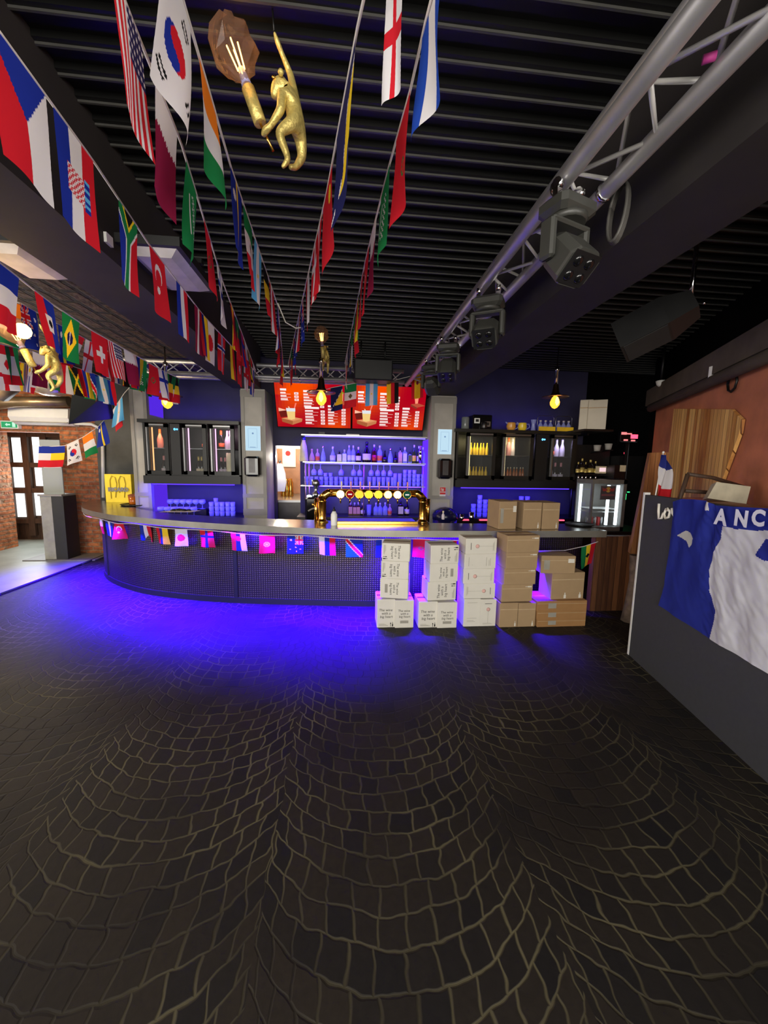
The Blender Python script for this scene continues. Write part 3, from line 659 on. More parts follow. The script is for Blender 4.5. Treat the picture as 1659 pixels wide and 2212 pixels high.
# on the worktop
for x0, x1, y0, l, m in ((1079, 1115, 1083, 'shiny taped brown carton, left one of three on the bar', 'brown'), (1132, 1168, 1085, 'brown carton, middle one of three on the bar', 'brown'), (1174, 1207, 1086, 'brown carton, right one of three on the bar', 'brown')):
    carton(l, 'cartons on the bar', x0, y0, x1, 1142, 4.24, .30, m, R_(2 if x0 > 1100 else 5), ZT, kind='label' if x0 < 1100 else 'bottle')
# up on the right-hand shelf
wx = atY(1250, 928, 5.95)
sh = thing('wall_shelf', 'narrow dark shelf carrying two cream cartons', 'shelf', (wx.x, 6.0, wx.z-.03))
mb = MB(); mb.box(wx.x, atY(1312, 928, 5.95).x, 5.8, 6.3, wx.z-.03, wx.z); mb.build('board', M['steel_dark'], sh)
for q in (.1, .35): mb = MB(); mb.box(wx.x+q, wx.x+q+.03, 6.25, 6.9, wx.z-.06, wx.z-.03); mb.build('bracket', M['near_black'], sh)
for x0, x1, l, yy in ((1258, 1273, 'cream carton standing left on the dark wall shelf', 5.98), (1278, 1302, 'cream carton standing right on the dark wall shelf', 5.85)):
    carton(l, 'cartons on the wall shelf', x0, 863, x1, 928, yy, .16, 'offwhite', R_(-30), wx.z, kind='none')
# ---------------------------------------------------------------- bottles and glasses
def bottle(label, group, x, y, z, w, h, kind, cat='bottle'):
    """kind -> glass, label and cap colours, shoulder shape"""
    gl, lb, cp, shp = KINDS[kind]; r = w/2
    t = thing('bottle', label, cat, (x, y, z), group)
    P = {'round': [(r*.9, 0), (r, .01), (r, h*.55), (r*.8, h*.64), (r*.32, h*.74), (r*.28, h*.9)],
         'long': [(r*.9, 0), (r, .01), (r, h*.62), (r*.72, h*.70), (r*.34, h*.80), (r*.30, h*.92)],
         'bell': [(r*.85, 0), (r, .02), (r*.95, h*.3), (r*.62, h*.55), (r*.3, h*.72), (r*.28, h*.9)],
         'square': [(r*.95, 0), (r*1.0, .006), (r*1.0, h*.62), (r*.9, h*.68), (r*.34, h*.74), (r*.3, h*.88)],
         'champagne': [(r*.9, 0), (r, .01), (r, h*.42), (r*.86, h*.54), (r*.42, h*.72), (r*.34, h*.86)],
         'beer': [(r*.9, 0), (r, .006), (r, h*.52), (r*.5, h*.72), (r*.36, h*.95)]}[shp]
    n = 4 if shp == 'square' else 12
    mb = MB()
    if n == 4:
        mb.loft([[(x+a*q*.92, y+b_*q*.92, z+zz) for a, b_ in ((-1, -1), (1, -1), (1, 1), (-1, 1))] for q, zz in P[:4]], 0, False)
        mb.lathe([(q, zz) for q, zz in P[3:]], (x, y, z), 10)
    else: mb.lathe(P, (x, y, z), n)
    mb.build('body', M[gl], t)
    if lb:
        l0, l1 = (h*.12, h*.42) if shp != 'champagne' else (h*.12, h*.32)
        mb = MB()
        if n == 4: mb.box(x-r*.8, x+r*.8, y-r*.98, y-r*.93, z+l0, z+l1+.05)
        else: mb.lathe([(r*1.01, l0), (r*1.02, l0+.002), (r*1.02, l1), (r*1.01, l1)], (x, y, z), 12, caps=False)
        mb.build('label_band', M[lb], t)
    q, zz = P[-1]
    mb = MB(); mb.lathe([(q*1.1, zz-.02 if shp != 'champagne' else zz-h*.2), (q*1.25, zz), (q*1.2, h-.003), (q*.5, h)], (x, y, z), 10); mb.build('cap', M[cp], t)
    return t
KINDS = {'pinkclear': ('pink_glass', None, 'pink', 'bell'), 'pinkround': ('pink_glass', 'orange_label', 'pink', 'round'), 'clear': ('blue_lit_glass', None, 'silver_bottle', 'round'),
 'bluebell': ('blue_lit_glass', 'silver_bottle', 'silver_bottle', 'bell'), 'darkcream': ('bottle_dark', 'cream', 'near_black', 'square'), 'clearlabel': ('blue_lit_glass', 'silver_bottle', 'silver_bottle', 'square'),
 'whitelabel': ('blue_lit_glass', 'white_paint', 'silver_bottle', 'long'), 'darkround': ('bottle_dark', 'cream', 'cream', 'round'), 'bigdark': ('bottle_dark', 'cream', 'near_black', 'bell'),
 'redwhite': ('bottle_red', 'red', 'silver_bottle', 'long'), 'orange': ('blue_lit_glass', 'orange_label', 'silver_bottle', 'long'), 'greysquat': ('bottle_dark', 'steel_dark', 'near_black', 'bell'),
 'tallclear': ('blue_lit_glass', None, 'chrome', 'bell'), 'pinkflask': ('pink_glass', 'pink', 'near_black', 'square'), 'creamflask': ('blue_lit_glass', 'cream', 'cream', 'square'), 'greyflask': ('blue_lit_glass', 'steel_dark', 'near_black', 'square'),
 'yellow': ('bottle_green', 'yellow', 'silver_bottle', 'long'), 'green': ('bottle_green', 'silver_bottle', 'silver_bottle', 'long'), 'redfull': ('bottle_red', 'pink', 'silver_bottle', 'square'), 'darkgold': ('bottle_dark', 'cream', 'gold', 'champagne'),
 'roseorange': ('pink', None, 'orange_label', 'champagne'), 'whitebubbly': ('silver_bottle', None, 'silver_bottle', 'champagne'), 'blackorange': ('bottle_dark', 'orange_label', 'orange_label', 'champagne'), 'blackwhite': ('bottle_dark', 'silver_bottle', 'pink', 'champagne'),
 'yellowbeer': ('yellow', None, 'yellow', 'beer'), 'amberbeer': ('amber', None, 'cream', 'beer'), 'brownbottle': ('bottle_dark', 'gold', 'gold', 'round')}
def tumbler(label, group, x, y, z, r, h, base=None):
    mb = MB(); mb.lathe([(r*.8, 0), (r*.84, .004), (r, h), (r*.92, h), (r*.78, .012)], (x, y, z), 10)
    return tag(mb.build('tumbler', M['blue_lit_glass']), label, 'glass', group)
TUMB = {}
def tumb(label, group, x, y, z, r, h, name='tumbler', flip=False):
    k = (name, round(r, 3), round(h, 3), flip)
    if k in TUMB:
        o = TUMB[k].copy(); COL.objects.link(o); o.location = (x, y, z); o['label'] = label; o['group'] = group; return o
    mb = MB(); p = [(r*.8, 0), (r*.84, .004), (r, h), (r*.92, h), (r*.78, .012)]
    if flip: p = [(a, h-b) for a, b in p][::-1]; p = [p[0]]+p[1:]
    mb.lathe(p, (0, 0, 0), 10)
    o = mb.build(name, M['blue_lit_glass'], local=True); o.location = (x, y, z); tag(o, label, 'glass', group); TUMB[k] = o; return o
STEM = {}
def stem(label, group, x, y, z, r, h, tip=1, name='wine_glass', m='blue_lit_glass'):
    """stemmed glass; tip=-1 hangs upside down from z"""
    k = (round(r, 3), round(h, 3), m)
    if k not in STEM:
        mb = MB(); mb.lathe([(r*.85, 0), (r*.8, .004), (.006, .012), (.005, h*.45), (r*.5, h*.5), (r*.95, h*.66), (r, h*.78), (r*.85, h), (r*.8, h), (r*.93, h*.78), (r*.4, h*.54)], (0, 0, 0), 12)
        o = mb.build(name, M[m], local=True); STEM[k] = o
    else: o = STEM[k].copy(); COL.objects.link(o)
    o.location = (x, y, z); o.rotation_euler = (0 if tip > 0 else math.pi, 0, 0)
    return tag(o, label, 'glass', group)

# ---------------------------------------------------------------- bottle shelf in the middle
YS = 6.5                                                        # shelf front
zA = atY(790, 999, YS).z; zB = atY(790, 1050, YS).z; zTop = atY(790, 941, YS).z; sx0, sx1 = -.70, 1.35; ZC = .86
su = thing('bottle_shelf', 'three tier steel bottle shelf edged with blue strip lights', 'shelf', ((sx0+sx1)/2, 6.7, ZC))
mb = MB(); mb.box(sx0-.01, sx1+.01, YS, 6.86, zA-.018, zA); mb.build('upper_board', M['steel'], su)
mb = MB(); mb.box(sx0-.05, sx1+.01, YS, 6.86, zB-.014, zB); mb.build('lower_board', M['steel'], su)
mb = MB(); mb.box(sx0-.03, sx1+.03, YS-.02, 6.86, zTop-.02, zTop); mb.build('top_board', M['steel'], su)
mb = MB(); mb.box(sx0, sx1, 6.86, 6.885, ZC, zTop); mb.build('back_board', mat('shelf_back', S(50, 50, 56), .5), su)
for x in (sx0+.03, sx0+.09, .30, sx1-.03):
    mb = MB(); mb.tube([(x, YS+.03, ZC), (x, YS+.03, zA-.018)], .010, 8); mb.build('post', mat('copper_post', S(190, 150, 140), .3, .6), su)
for z, nm in ((zTop-.032, 'top'), (zA-.03, 'mid')):
    mb = MB(); mb.tube([(sx0+.03, YS-.005, z), (sx1-.02, YS-.005, z)], .009, 6); mb.build('strip_light', M['blue_tube'], su)
    area('shelf_light', (.32, YS-.035, z-.004), (.32, YS+.35, z-.45), 1.95, .03, 26, BLUE, 150)
area('shelf_back_light', (.32, YS-.02, zB-.02), (.32, YS+.3, zB-.5), 1.9, .04, 24, BLUE, 170)
# edge of the right pillar glows: strip running up beside the shelf
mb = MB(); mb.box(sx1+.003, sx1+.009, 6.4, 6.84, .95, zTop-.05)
tag(mb.build('glow_panel', emis('blue_panel', (.09, .02, 1), 1.6)), 'tall glowing blue panel on the pillar side right of the bottle shelf', 'light')
tops = [(674, 12, 27, 'pinkclear', 'squat pink bottle'), (686, 9, 27, 'pinkround', 'pink bottle with a glowing orange label'), (698, 11, 34, 'tallclear', 'clear waisted bottle'), (719, 12, 33, 'bluebell', 'bell shaped clear bottle'), (733, 11, 24, 'darkcream', 'squat dark bottle with a diamond cream label'), (744, 10, 27, 'clearlabel', 'square clear bottle with a pale label'), (754, 9, 36, 'whitelabel', 'tall clear bottle with a white label'), (763, 9, 36, 'whitelabel', 'tall clear bottle with a white label'), (774, 11, 33, 'darkround', 'dark bottle with a cream label and cork'), (792, 18, 45, 'bigdark', 'biggest dark bottle, with an oval cream label'), (808, 10, 39, 'redwhite', 'tall red bottle with a silver pourer'), (820, 11, 37, 'orange', 'clear bottle with a broad orange label'), (831, 11, 28, 'greysquat', 'dark bell shaped bottle with a grey label'), (843, 12, 32, 'tallclear', 'clear flared bottle with a chrome top'), (854, 10, 25, 'greysquat', 'small dark squat bottle'), (864, 9, 34, 'pinkflask', 'pink flat flask bottle'), (874, 10, 35, 'creamflask', 'cream labelled flat flask bottle'), (885, 9, 26, 'greyflask', 'grey labelled flat flask bottle'), (894, 9, 40, 'yellow', 'green bottle with a yellow label'), (904, 8, 38, 'green', 'slim green bottle with a silver label'), (913, 11, 36, 'clear', 'clear bottle near the right end')]
K = 6.6/FPX*.98
for i, (px, w, h, k, l) in enumerate(tops):
    p = atY(px, 998, 6.6)
    nb = 'on the top shelf' if i not in (6, 7) else ('on the top shelf, left of a matching pair' if i == 6 else 'on the top shelf, right of a matching pair')
    bottle(l+' '+nb, 'bottles on the top shelf', p.x, 6.6, zA, w*K, h*K, k)
p = atY(656, 996, 6.55); t = thing('bottle', 'very tall cream bottle with a black cap at the left end of the top shelf', 'bottle', (p.x, 6.56, zA), 'bottles on the top shelf'); H_ = 52*K
mb = MB(); mb.lathe([(.07, 0), (.075, .02), (.066, H_*.3), (.052, H_*.62), (.03, H_*.8), (.028, H_*.9)], (p.x, 6.56, zA), 14); mb.build('body', M['cream'], t)
mb = MB(); mb.lathe([(.032, H_*.68), (.034, H_*.7), (.032, H_*.74)], (p.x, 6.56, zA), 14); mb.build('band', M['near_black'], t)
mb = MB(); mb.lathe([(.03, H_*.86), (.034, H_*.88), (.034, H_*.97), (.02, H_)], (p.x, 6.56, zA), 12); mb.build('cap', mat('cap_blue', S(30, 30, 110), .3), t)
p = atY(926, 998, 6.56); t = thing('cocktail_shaker', 'steel cocktail shaker at the right end of the top shelf', 'shaker', (sx1-.075, 6.58, zA))
mb = MB(); mb.lathe([(.04, 0), (.052, .14), (.05, .15)], (sx1-.075, 6.58, zA), 14); mb.build('beaker', M['chrome'], t)
mb = MB(); mb.lathe([(.052, .15), (.04, .22), (.022, .25), (.022, .29), (.016, .30)], (sx1-.075, 6.58, zA), 14); mb.build('lid', M['chrome'], t)
for i, px in enumerate((678, 692, 737, 764, 777, 802, 816, 829, 843)):
    p = atY(px, 1003, 6.6); stem('upside down wine glass, %s from the left under the top shelf' % ORD[i], 'wine glasses hanging under the top shelf', p.x, 6.6, zA-.035, .045, .19, -1)
row = 0
for lay in (0, 1):
    for i in range(12):
        px = 662+i*10.7; p = atY(px, 1050, 6.6)
        tumb('clear tumbler, %s from the left in the %s row on the middle shelf' % (ORD[i], ('lower', 'upper')[lay]), 'tumblers on the middle shelf', p.x, 6.6, zB+.002+lay*.072, .037, .07)
for i, px in enumerate((703, 714)):
    p = atY(px, 1050, 6.6); tumb('clear tumbler on top of the stacked rows, %s of two' % ('left', 'right')[i], 'tumblers on the middle shelf', p.x, 6.6, zB+.004+.144, .034, .06)
for i in range(6):
    px = 798+i*10; p = atY(px, 1050, 6.6); tumb('tall clear glass, %s from the left right of the shelf post' % ORD[i], 'tall glasses on the middle shelf', p.x, 6.6, zB+.002, .036, .15, 'tall_glass')
for i, px in enumerate((853, 863)):
    p = atY(px, 1050, 6.6); tumb('very tall clear glass, %s one of the pair beside the stacked pint glasses' % ('left', 'right')[i], 'tall glasses on the middle shelf', p.x, 6.6, zB+.002, .036, .215, 'tall_glass')
for c_, (px, nn_) in enumerate(((874, 4), (884, 4), (894, 4), (903, 3), (913, 3))):
    for k in range(nn_):
        p = atY(px, 1050, 6.6); tumb('pint glass, %s up in the %s stack of pint glasses' % (ORD[k], ORD[c_]), 'stacked pint glasses on the middle shelf', p.x, 6.6, zB+.002+k*.07, .036, .068, 'pint_glass')
# back counter
bc = thing('back_counter', 'long dark back counter under the shelf and wall coolers', 'counter', (0, 6.55, 0))
mb = MB()
for x0, x1 in ((-3.02, -1.63), (-.80, 1.34), (1.80, 4.2)): mb.box(x0, x1, 6.25 if x0 != -.80 else 6.35, 6.86, ZC-.04, ZC)
mb.build('worktop', M['steel_dark'], bc)
mb = MB()
for x0, x1 in ((-3.0, -1.65), (-.78, 1.32), (1.82, 4.18)): mb.box(x0, x1, 6.32 if x0 != -.78 else 6.40, 6.86, 0.001, ZC-.04)
mb.build('cupboard', M['near_black'], bc)
lows = [(757, 10, 30, 'redfull', 'dark red bottle'), (766, 9, 28, 'redfull', 'dark red bottle'), (774, 9, 29, 'redfull', 'dark red bottle'), (783, 9, 27, 'darkround', 'dark bottle'), (812, 11, 28, 'clear', 'clear bottle'), (821, 11, 28, 'clear', 'clear bottle'), (832, 11, 29, 'clear', 'clear bottle'), (842, 9, 25, 'pinkround', 'pink bottle'), (865, 14, 33, 'darkcream', 'dark cream labelled bottle'), (879, 11, 34, 'darkround', 'dark bottle with a pale label')]
for i, (px, w, h, k, l) in enumerate(lows):
    p = atY(px, 1100, 6.6); bottle('%s, %s from left on the back counter under the taps' % (l, ORD[i]), 'bottles on the back counter', p.x, 6.6, ZC, w*K, h*K, k)
p = atY(797, 1100, 6.6); tumb('clear stemless glass between the red and clear bottles on the back counter', 'bottles on the back counter', p.x, 6.6, ZC, .04, .18, 'tall_glass')
# black dispenser left of the taps
p = atY(674, 1118, 5.6); dx, dzz = p.x, ZC
t = thing('drink_dispenser', 'black drink dispenser with an arched pale mark left of the taps', 'dispenser', (dx, 6.36, ZC))
mb = MB(); mb.box(dx-.16, dx+.16, 6.18, 6.34, ZC-.10, ZC+.34, 0, .03); mb.build('housing', M['gloss_black'], t)
mb = MB(); mb.tube([(dx-.11+.22*i/10, 6.172, ZC+.12+.045*math.sin(math.pi*i/10)) for i in range(11)], .014, 6); mb.build('arched_mark', M['print_grey'], t)
for s in (-1, 1):
    mb = MB(); mb.lathe([(.04, 0), (.04, .02), (.02, .03)], (dx+s*.10, 6.26, ZC+.34), 10); mb.build('lid_light', M['white_tube'], t)
mb = MB(); mb.lathe([(.06, .34), (.06, .40), (.035, .42), (.035, .50), (.07, .53), (.07, .62)], (dx+.01, 6.28, ZC), 12); mb.build('hopper', M['steel'], t)
mb = MB(); mb.box(dx-.33, dx+.17, 6.02, 6.16, ZC-.12, ZC-.09); [mb.tube([(q, 6.1, ZC-.09), (q, 6.1, 0)], .012, 6) for q in (dx-.3, dx+.14)]
tag(mb.build('steel_rack', M['steel']), 'low steel rack in front of the black dispenser', 'rack')

# ---------------------------------------------------------------- menu screens
pm = [atY(592, 828, 6.22), atY(925, 836, 6.22), atY(928, 931, 6.55), atY(603, 921, 6.55)]
tl = Vector((-1.10, 6.2, (pm[0].z+pm[1].z)/2)); bl = Vector((-1.10, 6.5, (pm[2].z+pm[3].z)/2)); W2 = (pm[1].x-pm[0].x)/2
dn = (bl-tl); hh = dn.length; dn.normalize(); nrm = Vector((1, 0, 0)).cross(dn).normalized()
if nrm.y > 0: nrm = -nrm
def sub(seed, col1, col2):
    return None
for k in range(2):
    o0 = tl+Vector((W2*k+.004*k, 0, 0)); w = W2-.027
    q0 = Vector(o0); t = thing('menu_screen', 'red lit menu screen with drinks lists, %s one of two above the shelf' % ('left', 'right')[k], 'screen', o0, 'menu screens')
    def A(u, v, d=0.0): return o0+Vector((w*u, 0, 0))+dn*(hh*v)+nrm*d
    mb = MB(); mb.obox(A(.5, .5, -.03), Vector((w/2+.012, 0, 0)), dn*(hh/2+.012), nrm*.025); mb.build('casing', M['gloss_black'], t)
    mb = MB(); c_ = A(.5, .5, -.05); mb.tube([c_, Vector((c_.x, YB, c_.z))], .03, 8); mb.box(c_.x-.1, c_.x+.1, YB-.02, YB, c_.z-.1, c_.z+.1); mb.build('wall_mount', M['near_black'], t)
    mb = MB(); nu, nv = 26, 15
    for i in range(nu):
        for j in range(nv):
            u, v = (i+.5)/nu, (j+.5)/nv
            f = .5+.5*math.sin(u*5.2+v*1.2-.4)*math.cos(v*2.2-.5+u*1.1); f = max(0, min(1, f**2.6*1.1+(.35 if v < .25 and u < .3 else 0)))
            c1, c2 = S(176, 0, 28), S(250, 80, 0); c = tuple(a+(b-a)*f**1.5 for a, b in zip(c1, c2))
            mb.quad(A(i/nu, (j+1)/nv), A((i+1)/nu, (j+1)/nv), A((i+1)/nu, j/nv), A(i/nu, j/nv), 0, c)
    mb.build('display', M['menu_art'], t)
    mb = MB()
    def bar_(u0, v0, u1, v1, c=(1, .9, .88), d=.002): mb.quad(A(u0, v1, d), A(u1, v1, d), A(u1, v0, d), A(u0, v0, d), 0, c)
    rn = random.Random(3)
    def block(u0, u1, v0, n_, step, head, px_, price=True):
        bar_(u0, v0, u0+head, v0+.045); v = v0+.075
        for r_ in range(n_):
            f = rn.uniform(.35, .7)
            bar_(u0, v, u0+(u1-u0)*f, v+step*.45, (1, .86, .84)); bar_(u0, v+step*.58, u0+(u1-u0)*rn.uniform(.6, 1), v+step*.70, (1, .6, .55))
            if price: bar_(px_, v, px_+.055, v+step*.72, (1, .88, .86)); bar_(px_+.012, v+step*.25, px_+.043, v+step*.45, S(220, 60, 60), .003)
            v += step
    block(.07, .23, .13, 3, .07, .08, .25); block(.37, .54, .15, 5, .066, .11, .585); block(.38, .57, .52, 5, .07, .19, .59); block(.69, .83, .47, 6, .067, .10, .875)
    mb.build('menu_text', M['menu_art'], t)
    mb = MB()
    def poly(pts, c, d=.004): mb.add([A(u, v, d) for u, v in pts], [tuple(range(len(pts)))], 0, False, c)
    poly([(.03, .56), (.14, .61), (.03, .64)], S(255, 190, 160)); poly([(.03, .64), (.14, .61), (.14, .76), (.05, .78)], S(110, 30, 24))
    poly([(.06, .80), (.20, .76), (.34, .80), (.21, .86)], S(226, 150, 100), .005); poly([(.06, .80), (.21, .86), (.20, .95), (.065, .88)], S(170, 96, 56), .005); poly([(.21, .86), (.34, .80), (.33, .87), (.20, .95)], S(200, 124, 78), .005)
    poly([(.13, .57), (.25, .57), (.24, .81), (.19, .83), (.145, .81)], S(244, 206, 128), .007); poly([(.128, .56), (.252, .56), (.25, .635), (.135, .635)], S(226, 230, 236), .008)
    poly([(.255, .44), (.275, .44), (.25, .56), (.235, .56)], S(255, 130, 110), .008); poly([(.155, .52), (.175, .53), (.18, .56), (.165, .56)], S(255, 196, 150), .008)
    mb.build('drink_picture', M['menu_art'], t); mb = MB()
    poly([(.80, .385), (.90, .36), (1.0, .41), (.89, .46)], S(190, 80, 56), .005); poly([(.80, .385), (.89, .46), (.89, .50), (.80, .43)], S(140, 52, 40), .005)
    poly([(.84, .20), (.90, .20), (.895, .36), (.86, .37)], S(255, 150, 120), .007); poly([(.85, .17), (.89, .16), (.905, .19), (.87, .21)], S(90, 220, 60), .008); poly([(.84, .16), (.87, .15), (.88, .20), (.85, .21)], S(255, 244, 170), .0075)
    mb.build('drink_picture', M['menu_art'], t)
for za_, zb_, l in ((.93, 1.34, 'lower'), (2.44, 2.86, 'upper')):  # added glowing slabs stand in for LED light on the pillar side
    mb = MB(); mb.box(-3.026, -3.02, 6.42, 6.86, za_, zb_); tag(mb.build('glow_panel', emis('blue_soft', (.12, .03, 1), .75) if 'blue_soft' not in M else M['blue_soft']), 'added blue glow patch on the leftmost pillar side, %s one of two' % l, 'light')
# black strip of kit under the screens
p = atY(695, 936, 6.5); mb = MB(); mb.box(p.x-.05, p.x+.05, 6.5, 6.6, zTop, zTop+.04); tag(mb.build('media_player', M['near_black']), 'tiny black box on the shelf top under the left menu screen', 'player')
p = atY(762, 939, 6.5); mb = MB(); mb.box(p.x-.11, p.x+.11, 6.52, 6.6, zTop, zTop+.022, 0, .004); tag(mb.build('remote_control', M['white_plastic']), 'pale remote control lying on the shelf top under the menu screens', 'remote')

# ---------------------------------------------------------------- pillar fittings
for k, (xa, xb, nm) in enumerate(((atY(530, 940, 6.24).x, atY(564, 940, 6.24).x, 'left'), (atY(945, 940, 6.24).x, atY(976, 940, 6.24).x, 'right'))):
    ya_, yb_ = (920, 974) if k == 0 else (927, 982)
    za, zb = atY(545 if k == 0 else 960, ya_, 6.23).z, atY(545 if k == 0 else 960, yb_, 6.23).z
    t = thing('pillar_screen', 'small pale blue lit screen on the %s pillar' % nm, 'screen', ((xa+xb)/2, 6.235, zb), 'screens on the pillars')
    mb = MB(); mb.box(xa, xb, 6.215, 6.236, zb, za, 0, .003); mb.build('casing', M['white_plastic'], t)
    mb = MB(); mb.box(xa+.006, xb-.006, 6.2125, 6.2145, zb+.006, za-.006); mb.build('display', M['screen_blue'], t)
    cx, w, h = (xa+xb)/2, xb-xa, za-zb
    mb = MB(); d = .003
    for a, b, c, e_ in ((cx-w*.3, cx-w*.3+d, zb+h*.12, zb+h*.88), (cx+w*.26, cx+w*.26+d, zb+h*.12, zb+h*.88), (cx-w*.3, cx+w*.26, zb+h*.88, zb+h*.88+d), (cx-w*.3, cx+w*.26, zb+h*.12, zb+h*.12+d), (cx-w*.2, cx+w*.16, zb+h*.14, zb+h*.16)): mb.box(a, b, 6.2115, 6.2122, c, e_)
    mb.lathe([(.014, 0), (.014, .001)], (cx, 6.2122, zb+h*.7), 10, axis=(0, -1, 0)); mb.build('icon', M['screen_line'], t)
    ya_, yb_ = (986, 1029) if k == 0 else (991, 1034)
    za, zb = atY(545 if k == 0 else 960, ya_, 6.2).z, atY(545 if k == 0 else 960, yb_, 6.2).z
    t = thing('towel_dispenser', 'gloss black towel dispenser on the %s pillar' % nm, 'dispenser', ((xa+xb)/2, 6.15, zb), 'towel dispensers on the pillars')
    mb = MB(); mb.box(xa, xb, 6.10, 6.236, zb, za, 0, .03); mb.build('cover', M['gloss_black'], t)
    mb = MB(); mb.box((xa+xb)/2-.045, (xa+xb)/2+.045, 6.094, 6.101, zb+.06, za-.03); mb.build('front_window', M['steel_dark'], t)
p = atY(956, 1062, 6.235); t = thing('wall_sign', 'small red fire notice low on the right pillar', 'sign', (p.x, 6.235, p.z))
mb = MB(); mb.box(p.x-.05, p.x+.05, 6.226, 6.236, p.z-.075, p.z+.075); mb.build('plate', M['white_paint'], t)
mb = MB(); mb.box(p.x-.047, p.x+.047, 6.223, 6.2255, p.z+.0, p.z+.072); mb.box(p.x-.047, p.x+.047, 6.223, 6.2255, p.z-.045, p.z-.012); mb.build('red_field', M['red'], t)
mb = MB(); mb.box(p.x-.008, p.x+.012, 6.2205, 6.2225, p.z+.012, p.z+.05); mb.box(p.x-.03, p.x-.02, 6.2205, 6.2225, p.z+.015, p.z+.06); mb.build('pictogram', M['white_paint'], t)

# ---------------------------------------------------------------- wall coolers
def cooler(label, px0, px1, py0, py1, doors, panel, glow, yf=6.2):
    a = atY(px0, py0, yf); b = atY(px1, py1, yf); x0, x1, z1, z0 = a.x, b.x, a.z, b.z
    t = thing('wall_cooler', label, 'cooler', ((x0+x1)/2, yf+.3, z0))
    zb = z0+.14
    mb = MB(); mb.box(x0, x1, yf-.04, yf+.62, z0, zb-.02); mb.build('plinth', M['near_black'], t)
    mb = MB(); mb.box(x0-.04, x1+.0, yf-.05, yf+.64, z1-.05, z1); mb.build('top_panel', M['fridge_body'], t)
    mb = MB(); mb.box(x0, x1, yf+.55, yf+.6, zb-.02, z1-.05)
    for x in [x0]+[x0+(x1-x0)*d[1]-.03 for d in doors[:-1]]+[x1-.03]: mb.box(x, x+.03, yf+.02, yf+.55, zb-.02, z1-.05)
    mb.box(x0, x1, yf+.02, yf+.55, zb-.02, zb); mb.build('cabinet', M['fridge_body'], t)
    for k, (d0, d1, col) in enumerate(doors):
        xa, xb = x0+(x1-x0)*d0+.012, x0+(x1-x0)*d1-.012; za, ze = zb, z1-.06; f = .055
        d = thing('door', None, None, ((xa+xb)/2, yf, zb)); d.parent = t; d.location = Vector(((xa+xb)/2, yf, zb))-WO[t.name]
        mb = MB()
        mb.box(xa, xa+f, yf-.02, yf+.02, za, ze); mb.box(xb-f, xb, yf-.02, yf+.02, za, ze); mb.box(xa, xb, yf-.02, yf+.02, za, za+f); mb.box(xa, xb, yf-.02, yf+.02, ze-f, ze)
        mb.build('door_frame', M['fridge_body'], d)
        mb = MB(); mb.box(xa+f, xb-f, yf-.004, yf+.004, za+f, ze-f); mb.build('door_pane', M['door_glass'], d)
        mb = MB(); mb.box(xa+.02, xa+.034, yf-.045, yf-.02, za+.05, ze-.06); mb.build('handle', M['steel'], d)
        mb = MB(); mb.box(xa+f, xb-f, yf-.024, yf-.021, ze-.028, ze-.012); mb.build('badge_strip', M['steel'], d)
        zs = (za+ze)/2+.02
        mb = MB(); mb.box(xa+.01, xb-.01, yf+.06, yf+.5, zs-.008, zs); mb.build('inner_shelf', M['steel'], t)
        if col:
            mb = MB(); mb.box(xa+f+.01, xa+f+.025, yf+.03, yf+.045, za+f, ze-f); mb.build('lamp_strip', emis('cool_'+label[:4]+str(k), col, 2.2), t)
            area('cooler_lamp', ((xa+xb)/2, yf+.05, ze-.07), ((xa+xb)/2, yf+.3, za), xb-xa-.15, .03, 2.2, col, 170)
        DOORS.append((t, xa+f, xb-f, za+.0, zs, yf+.16))
    if panel:
        xa, xb = x0+(x1-x0)*panel[0]+.01, x0+(x1-x0)*panel[1]-.01
        mb = MB(); mb.box(xa, xb, yf-.015, yf+.02, zb, z1-.06); mb.build('control_panel', M['near_black'], t)
        mb = MB(); mb.sphere(((xa+xb)/2, yf-.018, z1-.14), .018, 8); mb.sphere(((xa+xb)/2+.035, yf-.018, z1-.14), .014, 8); mb.build('control_light', M['blue_led'], t)
    return x0, x1, z0, z1
DOORS = []
cl = cooler('black three door wall cooler with champagne bottles on the left', 305, 521, 905, 1046, [(.03, .27, (1, .42, .16)), (.40, .66, (.9, .5, .75)), (.68, .95, (.9, .45, .7))], (.28, .39), None)
cr_ = cooler('black three door wall cooler with yellow bottles on the right', 988, 1241, 926, 1055, [(.07, .32, (1, .86, .4)), (.36, .63, (1, .82, .45)), (.76, .98, (.62, .55, 1))], (.64, .75), None)
def fill(di, spec, upper, label):
    t, xa, xb, za, zs, y = DOORS[di]
    for i, (f, k, w, h) in enumerate(spec):
        bottle('%s, %s from left on its %s shelf' % (label, ORD[i], 'upper' if upper else 'lower'), 'bottles in the wall coolers', xa+(xb-xa)*f, y+.02*(i % 2), (zs if upper else za)+.001, w, h, k)
fill(0, [(.35, 'roseorange', .09, .29), (.8, 'blackwhite', .085, .27)], True, 'champagne bottle behind the leftmost cooler door')
fill(0, [(.55, 'blackwhite', .085, .28)], False, 'dark champagne bottle behind the leftmost cooler door')
fill(1, [(.86, 'blackorange', .07, .24)], True, 'slim dark bottle behind the middle left cooler door')
fill(1, [(.45, 'darkgold', .08, .28), (.62, 'darkgold', .08, .28)], False, 'gold necked bottle behind the middle left cooler door')
fill(2, [(.25, 'blackorange', .085, .29), (.6, 'whitebubbly', .085, .29), (.8, 'whitebubbly', .085, .29)], True, 'champagne bottle beside the left pillar')
fill(2, [(.2, 'blackwhite', .08, .27), (.42, 'blackwhite', .08, .27), (.75, 'roseorange', .08, .27)], False, 'champagne bottle beside the left pillar')
